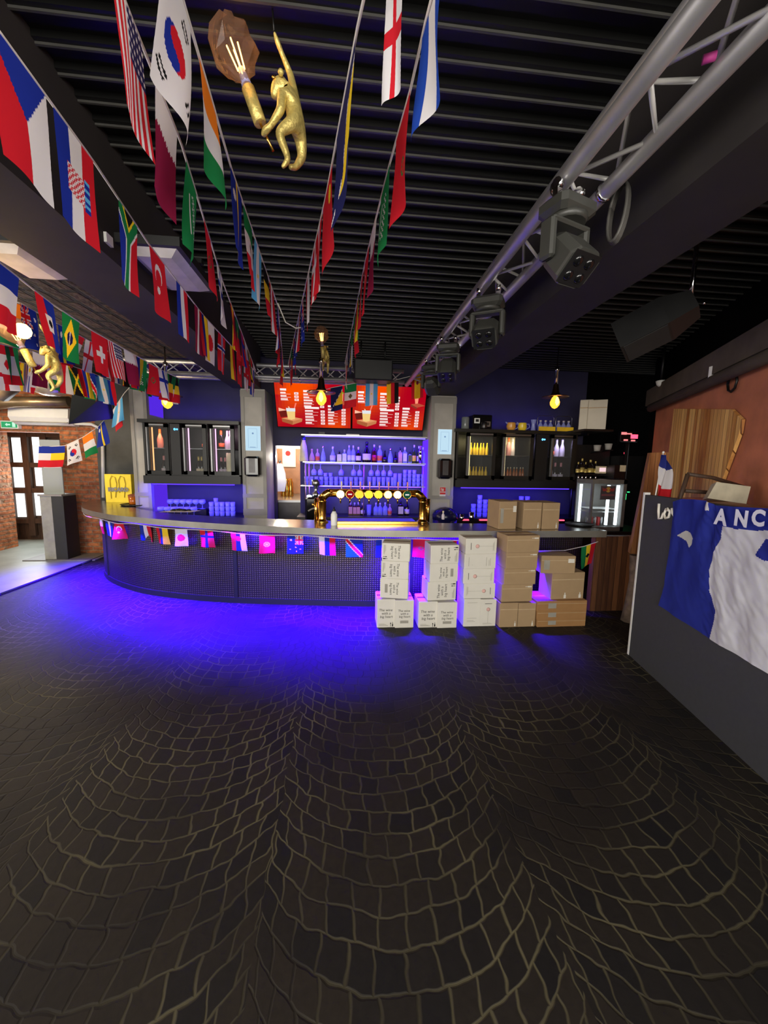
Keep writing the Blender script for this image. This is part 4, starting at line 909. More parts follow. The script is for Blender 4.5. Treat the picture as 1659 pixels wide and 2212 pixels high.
for up in (True, False): fill(3, [(.08+.14*i, 'yellowbeer', .05, .2) for i in range(7)], up, 'small yellow bottle right of the right pillar')
fill(4, [(.3, 'roseorange', .08, .3), (.48, 'whitebubbly', .08, .3)], True, 'tall bottle behind the middle right cooler door')
fill(4, [(.06+.13*i, 'amberbeer', .045, .2) for i in range(8)], False, 'small amber bottle behind the middle right cooler door')
fill(5, [(.2, 'blackorange', .08, .29), (.5, 'whitebubbly', .085, .29), (.78, 'whitebubbly', .085, .29)], True, 'champagne bottle behind the rightmost cooler door')
fill(5, [(.2, 'whitebubbly', .085, .29), (.5, 'blackwhite', .085, .29), (.78, 'blackwhite', .085, .29)], False, 'champagne bottle behind the rightmost cooler door')
t0, xa, xb, za, zs, y = DOORS[2]
mb = MB(); mb.lathe([(.055, 0), (.058, .01), (.058, .30), (.05, .31)], (xa+(xb-xa)*.85, y-.09, za+.03), 12); tag(mb.build('gift_tube', M['cream']), 'cream gift tube in the cooler beside the left pillar', 'tube')
t0, xa, xb, za, zs, y = DOORS[4]
mb = MB(); mb.box(xa+.1, xa+.28, y+.1, y+.2, zs+.002, zs+.42); tag(mb.build('gift_box', M['cream']), 'cream gift box behind the bottles in the middle right cooler', 'box')
# blue light above and below the coolers
for (x0, x1, z0, z1), w_ in ((cl, 30), (cr_, 26)):
    xm = (x0+x1)/2; mb = MB(); mb.tube([(x0+.1, 6.76, z1+.012), (x1-.1, 6.76, z1+.012)], .008, 6); tag(mb.build('strip_light', M['blue_strip']), 'blue strip light on top of the %s wall cooler' % ('left' if x0 < 0 else 'right'), 'light')
    area('cooler_top_light', (xm, 6.72, z1+.05), (xm, 6.84, z1+1), x1-x0-.2, .03, 3 if x0 < 0 else 3.5, BLUE, 160)
    mb = MB(); mb.tube([(x0+.1, 6.2, z0-.012), (x1-.1, 6.2, z0-.012)], .008, 6); tag(mb.build('strip_light', M['blue_strip']), 'blue strip light under the %s wall cooler' % ('left' if x0 < 0 else 'right'), 'light')
    area('cooler_under_light', (xm, 6.19, z0-.025), (xm, 6.5, z0-.45), x1-x0-.1, .03, w_, BLUE, 170)

# ---------------------------------------------------------------- things on the back counter, left
for r in range(2):
    for i in range(6):
        p = atY(352+i*14+r*8, 1104-r*17, 6.42); stem('round wine glass, %s from the left in the %s row by the left pillar' % (ORD[i], ('front', 'rear')[r]), 'wine glasses on the back counter', p.x, 6.36+.2*r, ZC+.002+.1*r, .055, .15)
mb = MB(); a = atY(352, 1090, 6.5); b = atY(432, 1090, 6.5); mb.box(a.x, b.x+.1, 6.48, 6.66, ZC+.002, ZC+.098); tag(mb.build('glass_rack', M['steel_dark']), 'low rack carrying the rear row of wine glasses', 'rack')
for r in range(3):
    for i in range(5):
        p = atY(457+i*11.5, 1100, 6.42); tumb('clear tumbler, %s from left in the %s row by the left pillar' % (ORD[i], ('bottom', 'middle', 'top')[r]), 'tumblers on the left back counter', p.x, 6.42+.015*(i % 2), ZC+.002+r*.076, .040, .074)
p = atY(466, 1075, 6.42); tumb('lone tumbler standing on top of the tumbler pile', 'tumblers on the left back counter', p.x, 6.42, ZC+.002+3*.076, .036, .06)
# back counter, right
for c_, (px, nn_, nm) in enumerate(((1022, 3, 'first'), (1035, 5, 'second'), (1047, 4, 'third'), (1060, 4, 'fourth'), (1072, 4, 'fifth'))):
    for k in range(nn_):
        p = atY(px, 1108, 6.4); tumb('clear glass, %s up in the %s stack left of the brown cartons' % (ORD[k], nm), 'glass stacks on the right back counter', p.x, 6.4, ZC+.002+k*.076, .044, .074)
for c_, px in enumerate((1100, 1124, 1137, 1150, 1164, 1180)):
    for k in range(4 if c_ in (1, 2) else 3):
        p = atY(px, 1108, 6.5); tumb('clear glass, %s up in the %s stack behind the cartons on the bar' % (ORD[k], ORD[c_]), 'glass stacks behind the cartons', p.x, 6.5, ZC+.002+k*.09, .044, .088)
p = atY(962, 1110, 6.0); mb = MB(); mb.sphere((p.x, 6.02, .92), .21, 14, sx=1, sz=.75); mb.lathe([(.17, .0), (.2, .9)], (p.x, 6.02, 0), 12); tag(mb.build('waste_bin', mat('bin_navy', S(22, 24, 70), .25)), 'waste bin with a dark blue bag behind the right tap column', 'bin')
for px, l in ((1006, 'left'), (1048, 'middle'), (1212, 'right')):
    p = atY(px, 1124, 6.24); mb = MB(); mb.box(p.x-(.1 if px == 1048 else .05), p.x+(.1 if px == 1048 else .05), 6.22, 6.249, ZC-.035, ZC-.015); tag(mb.build('indicator_light', M['red_led']), 'red light bar on the back counter edge, %s one of three' % l, 'light', 'red light bars')
# on top of the right cooler
zt_ = cr_[3]+.001
p = atY(1039, 913, 6.4); t = thing('coffee_machine', 'black coffee machine with square buttons on the right wall cooler', 'machine', (p.x, 6.45, zt_)); h = .25
mb = MB(); mb.box(p.x-.16, p.x+.17, 6.34, 6.6, zt_, zt_+h, 0, .01); mb.build('housing', M['gloss_black'], t)
for dx_, dz_, s_, m_ in ((-.09, .15, .048, 'white_plastic'), (.09, .10, .05, 'steel'),):
    mb = MB(); mb.box(p.x+dx_-s_, p.x+dx_+s_, 6.33, 6.341, zt_+dz_-s_*.9, zt_+dz_+s_*.9, 0, .008); f_ = mb.build('button_plate', M[m_], t)
    mb = MB(); mb.box(p.x+dx_-s_*.55, p.x+dx_+s_*.55, 6.326, 6.331, zt_+dz_-s_*.4, zt_+dz_+s_*.5); mb.build('button', M['near_black'], f_)
mb = MB(); mb.lathe([(.035, 0), (.05, .03), (.05, .12), (.04, .13)], (p.x+.02, 6.3, zt_), 12); mb.build('drip_cup', M['steel_dark'], t)
p = atY(1005, 913, 6.4); mb = MB(); mb.lathe([(.06, 0), (.065, .01), (.065, .19), (.058, .21)], (p.x, 6.4, zt_), 12); tag(mb.build('glass_jar', M['grey_plexi']), 'grey glass jar left of the coffee machine', 'jar')
for i, (px, m_, l) in enumerate(((1104, 'cream', 'pale amber pitcher left of the bright yellow one'), (1128, 'yellow', 'bright yellow pitcher on the right wall cooler'))):
    p = atY(px, 920, 6.4); t = thing('pitcher', l, 'pitcher', (p.x, 6.4, zt_), 'pitchers on the right wall cooler')
    mb = MB(); mb.lathe([(.05, 0), (.06, .02), (.078, .07), (.07, .13), (.07, .14), (.062, .14), (.07, .07)], (p.x, 6.4, zt_), 14); mb.build('bowl', mat('jug_%d' % i, S(224, 160, 70) if i == 0 else S(238, 206, 50), .3), t)
    s_ = 1; mb = MB(); mb.tube([(p.x+s_*.065, 6.4, zt_+.12), (p.x+s_*.12, 6.4, zt_+.125), (p.x+s_*.13, 6.4, zt_+.07), (p.x+s_*.07, 6.4, zt_+.035)], .009, 6); mb.build('handle', M['blue_lit_glass'], t)
    mb = MB(); mb.tube([(p.x-.06, 6.4, zt_+.12), (p.x-.1, 6.4, zt_+.15)], [.02, .008], 6); mb.build('spout', M['blue_lit_glass'], t)
for i, px in enumerate((1178, 1217)):
    p = atY(px, 920, 6.4); t = thing('bottle_carrier', 'wire carrier with a yellow band on the right wall cooler, %s one' % ('left', 'right')[i], 'carrier', (p.x, 6.4, zt_), 'wire carriers'); w = .145
    mb = MB(); mb.box(p.x-w, p.x+w, 6.33, 6.345, zt_+.015, zt_+.085); mb.build('yellow_band', M['yellow'], t)
    mb = MB(); mb.tube([(p.x-w, 6.4, zt_), (p.x-w, 6.4, zt_+.24), (p.x-w+.03, 6.4, zt_+.27), (p.x+w-.03, 6.4, zt_+.27), (p.x+w, 6.4, zt_+.24), (p.x+w, 6.4, zt_)], .006, 6); mb.build('wire_handle', M['steel'], t)
    for k in range(3):
        x = p.x-.09+k*.09; tt = thing('carafe', 'clear carafe in the %s wire carrier, %s from its left' % (('left', 'right')[i], ORD[k]), 'carafe', (x, 6.4, zt_), 'carafes in the wire carriers')
        mb = MB(); mb.lathe([(.036, 0), (.04, .01), (.04, .11), (.016, .15), (.016, .17)], (x, 6.4, zt_+.001), 10); mb.build('body', M['blue_lit_glass'], tt)
        mb = MB(); mb.lathe([(.02, .17), (.02, .195)], (x, 6.4, zt_+.001), 8); mb.build('stopper', M['silver_bottle'], tt)
p = atY(1152, 920, 6.4); mb = MB(); mb.lathe([(.036, 0), (.042, .01), (.03, .12), (.045, .19), (.05, .20)], (p.x, 6.4, zt_), 10); tag(mb.build('decanter', M['blue_lit_glass']), 'clear decanter between the yellow pitcher and the wire carriers', 'decanter')

# ---------------------------------------------------------------- kitchen behind the opening
kx = (kx0+kx1)/2
mb = MB(); mb.box(-2.2, .2, 8.6, 8.7, 0, 3); mb.box(-2.2, -2.1, 7.05, 8.6, 0, 3); mb.box(.1, .2, 7.05, 8.6, 0, 3); mb.box(-2.2, .2, 7.05, 8.6, 2.9, 3)
struct(mb, 'wall_kitchen', mat('kitchen_tile', S(150, 110, 84), .4), 'lit kitchen wall seen through the opening')
kc = thing('kitchen_counter', 'stainless kitchen counter seen through the bright opening', 'counter', (kx, 7.6, 0))
mb = MB(); mb.box(-1.6, -.6, 7.12, 8.58, 1.02, 1.06); mb.build('worktop', M['steel'], kc); mb = MB(); mb.box(-1.58, -.62, 7.16, 8.58, .05, 1.02); mb.build('cupboard', M['steel_dark'], kc)
mb = MB(); mb.box(kx0+.005, kx1-.005, 7.0, 7.05, 1.985, 2.03); tag(mb.build('tube_light', M['warm_tube']), 'white tube light at the top of the kitchen opening', 'light')
point('kitchen_light', (-1.1, 7.9, 2.6), 130, (1, .86, .6), .1)
p = atY(604, 1030, 7.2); t = thing('apron', 'bright white apron hanging just inside the kitchen opening', 'apron', (p.x, 7.25, p.z-.3))
mb = MB(); mb.loft([[(p.x+a*.1*w_, 7.25+b_*.03, p.z+z_) for a, b_ in ((-1, -1), (1, -1), (1, 1), (-1, 1))] for z_, w_ in ((-.27, .8), (-.1, 1.15), (.05, 1.0), (.18, .6), (.24, .3))], 0); mb.build('cloth', M['white_paint'], t)
mb = MB(); mb.sphere((p.x, 7.25, p.z+.28), .025, 8); mb.tube([(p.x, 7.25, p.z+.24), (p.x, 7.25, p.z+.28)], .008, 6); mb.build('hook', M['near_black'], t)
point('apron_lamp', (p.x+.02, 7.08, p.z+.36), 24, (1, .93, .78), .04)
p = atY(620, 988, 8.3); t = thing('wall_poster', 'white poster with a red mark on the kitchen wall', 'poster', (p.x, 8.58, p.z-.16))
mb = MB(); mb.box(p.x-.14, p.x+.14, 8.58, 8.598, p.z-.2, p.z+.2); mb.build('sheet', M['white_paint'], t)
mb = MB(); mb.lathe([(.055, 0), (.055, .003)], (p.x-.02, 8.578, p.z+.09), 12, axis=(0, -1, 0)); mb.build('red_mark', M['red'], t)
for i, px in enumerate((612, 620, 628)):
    p = atY(px, 1062, 7.9); tag((lambda q: (q.lathe([(.05, 0), (.055, .02), (.05, .28), (.03, .33), (.035, .36)], (p.x, 7.9, 1.061), 10), q.build('brass_canister', M['brass']))[1])(MB()), 'tall brass canister on the kitchen counter, %s of three' % ('left', 'middle', 'right')[i], 'canister', 'brass canisters')
# ---------------------------------------------------------------- aluminium trusses
mat('brace_alu', S(214, 212, 208), .45, .35, var=.05)
def truss(label, A, B, side, up, bay, cat='truss'):
    A, B, side, up = map(Vector, (A, B, side, up)); d = B-A; L = d.length; d.normalize()
    t = thing('lighting_truss', label, cat, (A+B)/2)
    offs = [-side, side, up]
    for o_ in offs:
        mb = MB(); mb.tube([A+o_, B+o_], .033, 14); mb.build('chord', M['aluminium'], t)
    nb = int(L/bay); c = 0
    for i in range(nb):
        p, q = A+d*(bay*i), A+d*(bay*(i+1)); m_ = (p+q)/2
        for a, b in ((0, 1), (1, 2), (2, 0)):
            mb = MB(); mb.tube([p+offs[a], m_+offs[b], q+offs[a]], .0095, 6); mb.build('brace', M['brace_alu'], t)
    for i in range(1, nb, 5):
        for o_ in offs[:2]:
            p = A+d*(bay*i+.06); mb = MB(); mb.lathe([(.038, 0), (.038, .022)], p+o_, 12, axis=d); mb.build('joint_ring', M['chrome'], t)
    return t
tr1 = truss('long aluminium lighting truss running under the ceiling to the bar', (1.02, -.9, 2.95), (1.02, 6.0, 2.95), (.105, 0, 0), (0, 0, .17), .43)
truss('short aluminium truss crossing above the menu screens', (-3.15, 5.98, 2.96), (.86, 5.98, 2.96), (0, .1, 0), (0, 0, .18), .4)
p = atZ(1535, 122, 2.96); mb = MB(); mb.tube([(p.x-.014, p.y+.012, p.z), (p.x+.014, p.y-.004, p.z)], .012, 8); tag(mb.build('tape_wrap', mat('magenta', S(190, 60, 140), .6), tr1), 'magenta tape')
# ---------------------------------------------------------------- moving heads under the truss
def moving_head(label, loc, yaw, tilt):
    t = thing('moving_head_light', label, 'stage light', (0, 0, 0), 'moving heads under the truss')
    for x in (-.1, .1):
        mb = MB(); mb.lathe([(.036, -.02), (.036, .02)], (x, 0, 0), 10, axis=(1, 0, 0)); mb.box(x-.02, x+.02, -.02, .02, -.09, -.02); mb.build('clamp', M['chrome'], t, True)
    mb = MB(); mb.box(-.16, .16, -.12, .12, -.19, -.08, 0, .03); mb.lathe([(.12, 0), (.13, .02), (.13, .04)], (0, 0, -.225), 16); mb.build('base', M['grey_body'], t, True)
    for s in (-1, 1):
        mb = MB(); mb.box(s*.155-.026, s*.155+.026, -.055, .055, -.47, -.22, 0, .015); mb.build('yoke_arm', M['grey_body'], t, True)
    mb = MB(); mb.box(-.17, .17, -.06, .06, -.25, -.215, 0, .012); mb.build('yoke_bridge', M['grey_body'], t, True)
    q = Matrix.Translation((0, 0, -.40)) @ Matrix.Rotation(tilt, 4, 'X')
    mb = MB(); mb.loft([[(a*r_*.125, b_*r_*.11, z) for a, b_ in ((-1, -.6), (-.6, -1), (.6, -1), (1, -.6), (1, .6), (.6, 1), (-.6, 1), (-1, .6))] for z, r_ in ((-.19, 1.02), (-.17, 1.05), (.02, 1.0), (.10, .7), (.14, .35))], 0); mb.xform(q); h = mb.build('head', M['grey_body'], t, True)
    mb = MB(); mb.box(-.112, .112, -.10, .10, -.197, -.19); mb.xform(q); mb.build('lens_plate', M['near_black'], h, True)
    for a in (-1, 1):
        for b_ in (-1, 1):
            mb = MB(); mb.sphere((a*.05, b_*.045, -.195), .036, 10, sz=.45); mb.xform(q); mb.build('lens', M['gloss_black'], h, True)
    t.location = loc; t.rotation_euler = (0, 0, yaw); t.scale = (.64,)*3; WO[t.name] = Vector(loc)
    return t
mat('grey_body', S(52, 52, 48), .45, var=.1)
for (px, py, Y, yaw, tilt, l) in ((1228, 400, None, 200, 40, 'black moving head light nearest on the truss, beside a coiled cable'), (1060, 622, None, 150, 48, 'black moving head light, second along the truss'), (962, 730, None, 160, 30, 'black moving head light, third along the truss'), (940, 775, None, -30, 62, 'black moving head light at the bar end of the truss')):
    y = {1228: 1.70, 1060: 2.66, 962: 3.68, 940: 4.45}[px]
    moving_head(l, ({1228: .93, 1060: .945, 962: .945, 940: .96}[px], y, 2.915), R_(yaw), R_(tilt))
c = atX_ = None
p = Vector((1.17, 1.72, 2.88)); mb = MB()
for k in range(4): mb.tube([(p.x+.02*math.sin(6.283*i/18)+.008*k, p.y+.05*math.cos(6.283*i/18)+.006*k, p.z+.13*math.sin(6.283*i/18+.3)-.02) for i in range(19)], .007, 6)
tag(mb.build('cable_coil', mat('cable_grey', S(70, 68, 64), .6)), 'coil of grey cable hung beside the nearest moving head', 'cable')
# ---------------------------------------------------------------- monkey lamps
MY = 1.74
def mp_(px, py, dy=0.0): p = atY(px, py, MY); return Vector((p.x, p.y+dy, p.z))
anchor = mp_(592, 68)
def skin(name, chains, m, parent, off):
    vs = []; es = []; rs = []; idx = {}
    for ch in chains:
        prev = None
        for key, co, r in ch:
            if key not in idx: idx[key] = len(vs); vs.append(tuple(Vector(co)-off)); rs.append(r)
            i = idx[key]
            if prev is not None: es.append((prev, i))
            prev = i
    me = bpy.data.meshes.new(name); me.from_pydata(vs, es, []); o = bpy.data.objects.new(name, me); COL.objects.link(o); o.parent = parent
    sk = o.modifiers.new('skin', 'SKIN'); sk.use_smooth_shade = True; rs = [q*1.3 for q in rs]
    for i, r in enumerate(rs): me.skin_vertices[0].data[i].radius = (r if not isinstance(r, tuple) else r[0], r if not isinstance(r, tuple) else r[1])
    me.skin_vertices[0].data[idx['hip']].use_root = True
    sb_ = o.modifiers.new('sub', 'SUBSURF'); sb_.levels = 2; sb_.render_levels = 2
    me.materials.append(m)
    dg = bpy.context.evaluated_depsgraph_get(); me2 = bpy.data.meshes.new_from_object(o.evaluated_get(dg)); bpy.data.objects.remove(o)
    o = bpy.data.objects.new(name, me2); COL.objects.link(o); o.parent = parent
    for pl in me2.polygons: pl.use_smooth = True
    WO[o.name] = WO[parent.name].copy(); return o
def monkey(label):
    t = thing('monkey_lamp', label, 'lamp', anchor, 'gold monkey lamps')
    u = (mp_(640, 275)-mp_(640, 274)).length                     # metres per pixel there
    k = u
    ch = [[('hip', mp_(641, 272), 17*k), ('waist', mp_(637, 245), 15*k), ('chest', mp_(629, 212), 19*k), ('neck', mp_(616, 196), 10*k), ('headb', mp_(607, 180), 17*k), ('headf', mp_(599, 186), 15*k), ('muzz', mp_(594, 203), 9*k), ('chin', mp_(592, 214), 6*k)],
          [('headb', 0, 0), ('crown', mp_(601, 166), 11*k)],
          [('chest', 0, 0), ('sh1', mp_(634, 190, .035), 9*k), ('el1', mp_(624, 135, .05), 6.5*k), ('wr1', mp_(606, 98, .03), 4.5*k), ('ha1', mp_(598, 84, .01), 5*k), ('fi1', mp_(592, 68), 2*k)],
          [('chest', 0, 0), ('sh2', mp_(612, 218, -.03), 9*k), ('el2', mp_(611, 262, -.05), 8*k), ('wr2', mp_(588, 286, -.03), 5.5*k), ('ha2', mp_(575, 292, -.02), 7*k), ('fi2', mp_(568, 294, .0), 4*k)],
          [('hip', 0, 0), ('th1', mp_(634, 282, -.035), 13*k), ('kn1', mp_(606, 308, -.045), 9*k), ('an1', mp_(623, 350, -.035), 6*k), ('fo1', mp_(625, 362, -.035), 6*k), ('to1', mp_(612, 377, -.035), 3.5*k)],
          [('hip', 0, 0), ('th2', mp_(648, 288, .035), 12*k), ('kn2', mp_(650, 322, .045), 9*k), ('an2', mp_(636, 348, .035), 6*k), ('to2', mp_(622, 352, .02), 5*k)]]
    skin('monkey_body', ch, M['gold'], t, anchor)
    for s in (-1, 1):
        mb = MB(); mb.sphere(mp_(597, 180)+Vector((-.006, s*.022, 0)), 4.5*k, 8); mb.build('eye', M['brass'], t)
        mb = MB(); mb.sphere(mp_(610, 176)+Vector((0, s*.036, 0)), 7*k, 8); mb.build('ear', M['gold'], t)
    mb = MB(); mb.tube([mp_(590, 326), mp_(560, 262)], 3*k, 8); mb.build('rod', M['brass'], t)
    a, b = mp_(563, 268), mp_(536, 192); mb = MB(); mb.tube([a, a+(b-a)*.02, b], [12*k, 15*k, 15*k], 16); mb.build('socket', M['gold'], t)
    d = (b-a).normalized(); c0 = b
    L = (mp_(470, 48)-b).length
    rings = []; rn = random.Random(5); n = 13
    q = Vector((0, 0, 1)).rotation_difference(d).to_matrix()
    prof = [(.0, 10), (.10, 11), (.17, 15), (.30, 36), (.45, 49), (.62, 51), (.80, 43), (.93, 27), (1.0, 8)]
    for i, (f, r) in enumerate(prof):
        rings.append([c0+q @ Vector((r*k*(1+(.10*(-1)**(j+i) if 2 < i < 8 else 0))*math.cos(2*math.pi*(j+.5*(i % 2))/n), r*k*(1+(.10*(-1)**(j+i) if 2 < i < 8 else 0))*math.sin(2*math.pi*(j+.5*(i % 2))/n), f*L+(rn.uniform(-.008, .008) if 2 < i < 8 else 0))) for j in range(n)])
    mb = MB(); mb.loft(rings, 0, False); mb.build('bulb', M['amber_glass'], t)
    mb = MB()
    for ang in range(4):
        o_ = q @ Vector((.022*math.cos(ang*1.57), .022*math.sin(ang*1.57), 0)); mb.tube([c0+o_*.6+d*L*.28, c0+o_+d*L*.66], .0028, 5)
    f_ = mb.build('filament', M['filament'], t)
    mb = MB(); mb.tube([c0+d*L*.05, c0+d*L*.3], [.02, .012], 8); mb.build('stem', M['blue_lit_glass'], t)
    mb = MB(); mb.tube([anchor, anchor+Vector((-.005, .0, 3.47-anchor.z))], .004, 5); mb.build('cord', M['near_black'], t)
    return t, c0+d*L*.45
mk, bc_ = monkey('gold monkey lamp hanging by one arm, with a big faceted bulb, nearest the camera')
point('monkey_bulb_light', bc_, 1.2, WARM, .05)
p = atY(697, 722, 5.2); m2 = dup(mk, (p.x+.02, 5.2, anchor.z), (0, 0, R_(80)), label='gold monkey lamp hanging above the menu screens, seen front on')
q3 = atY(33, 722, 2.75); r3 = Matrix.Rotation(R_(35), 3, 'Z'); m3 = dup(mk, q3-r3 @ (bc_-anchor)*.85, (0, 0, R_(35)), scale=.85, label='gold monkey lamp glowing among the flags at the far left')
mb = MB(); mb.sphere(q3, .055, 12); mb.build('glow_core', emis('monkey_glow', (1, .74, .22), 5), m3)
point('far_monkey_light', q3+Vector((.02, -.13, 0)), 5, WARM, .05)
# ---------------------------------------------------------------- pendant lamps
def pendant(label, px, py, Y, top):
    p = atY(px, py, Y); z = p.z; zt_ = top; x = p.x
    t = thing('pendant_lamp', label, 'lamp', (x, Y, z-.1), 'brass pendant lamps with glowing bulbs')
    mb = MB(); mb.lathe([(.03, .22), (.035, .21), (.05, .10), (.08, .06), (.185, .045), (.188, .038), (.08, .05), (.045, .09), (.03, .2)], (x, Y, z), 20); mb.build('shade', M['antique_brass'], t)
    mb = MB(); mb.lathe([(.02, .22), (.018, .40), (.03, .41), (.03, .46), (.012, .47), (.008, zt_-z)], (x, Y, z), 10); mb.build('rod', M['chrome'], t)
    mb = MB(); mb.lathe([(.02, .06), (.045, .03), (.068, -.03), (.064, -.07), (.035, -.11), (.005, -.125)], (x, Y, z), 14); mb.build('bulb', emis('bulb_glow', (1, .42, .04), 2.2) if 'bulb_glow' not in M else M['bulb_glow'], t)
    mb = MB(); mb.lathe([(.012, .03), (.028, -.02), (.03, -.05), (.008, -.085)], (x, Y-.055, z), 10); mb.build('glow_core', M['bulb_core'], t)
    point('pendant_light', (x, Y-.09, z-.02), 2.2, WARM, .05)
pendant('brass pendant lamp with a glowing amber bulb above the left wall cooler', 361, 862, 5.45, 3.45)
pendant('brass pendant lamp with a glowing amber bulb in front of the menu screens', 694, 855, 5.2, 3.45)
pendant('brass pendant lamp with a glowing amber bulb above the right wall cooler', 1199, 864, 5.5, 3.45)
# ---------------------------------------------------------------- speakers, panels, camera
a = atY(765, 778, 5.7); b = atY(846, 826, 5.7); t = thing('speaker', 'black box speaker hanging in front of the truss over the menu screens', 'speaker', ((a.x+b.x)/2, 5.75, b.z))
mb = MB(); mb.box(a.x, b.x, 5.58, 5.86, b.z, a.z, 0, .015); mb.build('cabinet', M['charcoal'], t)
mb = MB(); mb.box(a.x+.02, b.x-.02, 5.575, 5.58, b.z+.02, a.z-.02); mb.build('grille', M['near_black'], t)
mb = MB(); mb.tube([(a.x+.1, 5.72, a.z), (a.x+.1, 5.72, 3.47)], .012, 6); mb.tube([(b.x-.1, 5.72, a.z), (b.x-.1, 5.72, 3.47)], .012, 6); mb.build('hanger', M['near_black'], t)
c = atY(1418, 700, 3.0); ax = (atY(1505, 655, 2.8)-atY(1350, 735, 3.1)); ax.normalize(); ay = Vector((.25, -.6, -.75)); ay = (ay-ax*ay.dot(ax)).normalized(); az = ax.cross(ay)
t = thing('speaker', 'black wedge speaker hung from the dark ceiling on the right', 'speaker', c)
mb = MB(); mb.loft([[c+ax*u*.27+ay*v*.125*s+az*w*.13*s for v, w in ((-1, -1), (1, -1), (1, 1), (-1, 1))] for u, s in ((-1, 1), (.25, 1), (.95, .62))], 0); mb.build('cabinet', mat('speaker_black', S(30, 30, 30), .5), t)
mb = MB(); mb.obox(c-ax*.10+ay*.127, ax*.15, ay*.003, az*.12); mb.build('grille', mat('grille_black', S(36, 36, 35), .7), t)
e_ = c+ax*.22; mb = MB(); mb.tube([e_, Vector((e_.x, e_.y, 3.46))], .016, 6); mb.sphere(e_-Vector((0, .12, .02)), .012, 8); mb.build('hanger', M['chrome'], t)
def led_panel(label, P, z, th, ax_=None):
    x0, x1, y0, y1 = P; t = thing('ceiling_light_panel', label, 'light panel', ((x0+x1)/2, (y0+y1)/2, z), 'square light panels')
    mb = MB(); mb.box(x0-.03, x1+.03, y0-.03, y1+.03, z+.03, z+th); mb.build('frame', M['charcoal'], t)
    mb = MB(); mb.loft([[(x0, y0, z+.03), (x1, y0, z+.03), (x1, y1, z+.03), (x0, y1, z+.03)], [(x0+.05, y0+.05, z), (x1-.05, y0+.05, z), (x1-.05, y1-.05, z), (x0+.05, y1-.05, z)]][::-1], 0); mb.build('diffuser', mat('diffuser', S(205, 200, 196), .5), t)
    mb = MB(); mb.box(x0-.05, x1+.05, (y0+y1)/2-.02, (y0+y1)/2+.02, z+th, 3.2 if x0 < -1.6 else z+th+.03); mb.build('bracket', M['near_black'], t)
led_panel('unlit white square light panel on the left face of the left beam', (-2.02, -1.76, 2.42, 2.82), 2.86, .08)
led_panel('unlit white square light panel on the right face of the left beam', (-1.27, -.98, 2.5, 3.05), 2.93, .08)
mb = MB(); p = atY(262, 522, 2.4); mb.box(-1.30, -1.285, p.y-.03, p.y+.03, p.z-.02, p.z+.03); tag(mb.build('wall_socket', M['white_plastic']), 'tiny white box on the side of the left beam', 'box')
c = atY(1428, 828, 5.35); t = thing('security_camera', 'white dome security camera high in the dark corner', 'camera', c)
mb = MB(); mb.lathe([(.03, -.045), (.055, -.02), (.066, .02), (.07, .03), (.05, .04)], c, 14); mb.build('dome', M['white_plastic'], t)
mb = MB(); mb.sphere(c+Vector((-.005, -.055, -.012)), .02, 10); mb.build('lens', M['gloss_black'], t)
mb = MB(); mb.tube([c+Vector((0, 0, .04)), Vector((c.x, c.y, 3.5))], .02, 8); mb.build('stalk', M['near_black'], t)
# ---------------------------------------------------------------- left end: air conditioner, exit sign, tv, stand
a = atY(12, 877, 7.2); b = atY(146, 918, 7.2)
t = thing('air_conditioner', 'white split air conditioner above the glazed door with a white pipe cover', 'air conditioner', ((a.x+b.x)/2, 7.35, b.z))
mb = MB(); mb.loft([[(a.x, 7.49, z0), (a.x, y0, z0), (b.x, y0, z0), (b.x, 7.49, z0)] for z0, y0 in ((b.z, 7.38), (b.z+.05, 7.27), (b.z+.12, 7.22), (a.z-.02, 7.24), (a.z, 7.28))], 0); mb.build('housing', M['white_plastic'], t)
mb = MB(); mb.box(a.x+.04, b.x-.04, 7.255, 7.275, b.z+.035, b.z+.05); mb.build('air_flap', M['print_grey'], t)
pts = [atY(x, y, 7.35) for x, y in ((140, 914), (195, 916), (212, 924), (219, 945), (221, 1075))]
mb = MB(); mb.tube([(q.x, 7.385, q.z) for q in pts], .028, 8); mb.build('pipe_cover', M['white_paint'], t)
p = atY(18, 917, 7.4); t = thing('exit_sign', 'green and white exit sign under the air conditioner', 'sign', p)
mb = MB(); mb.box(p.x-.14, p.x+.14, 7.42, 7.49, p.z-.065, p.z+.065); mb.build('case', M['white_plastic'], t)
mb = MB(); mb.box(p.x-.125, p.x+.125, 7.414, 7.42, p.z-.05, p.z+.05); mb.build('green_face', M['exit_green'], t)
mb = MB(); d = 7.412
mb.add([(p.x-.03, d, p.z-.012), (p.x+.02, d, p.z-.012), (p.x+.02, d, p.z+.012), (p.x-.03, d, p.z+.012)], [(0, 1, 2, 3)]); mb.add([(p.x-.03, d, p.z-.03), (p.x-.065, d, p.z), (p.x-.03, d, p.z+.03)], [(0, 1, 2)]); mb.build('arrow', M['exit_white'], t)
mb = MB(); mb.box(p.x+.05, p.x+.10, d, d+.001, p.z-.04, p.z+.04); mb.build('door_symbol', M['exit_white'], t)
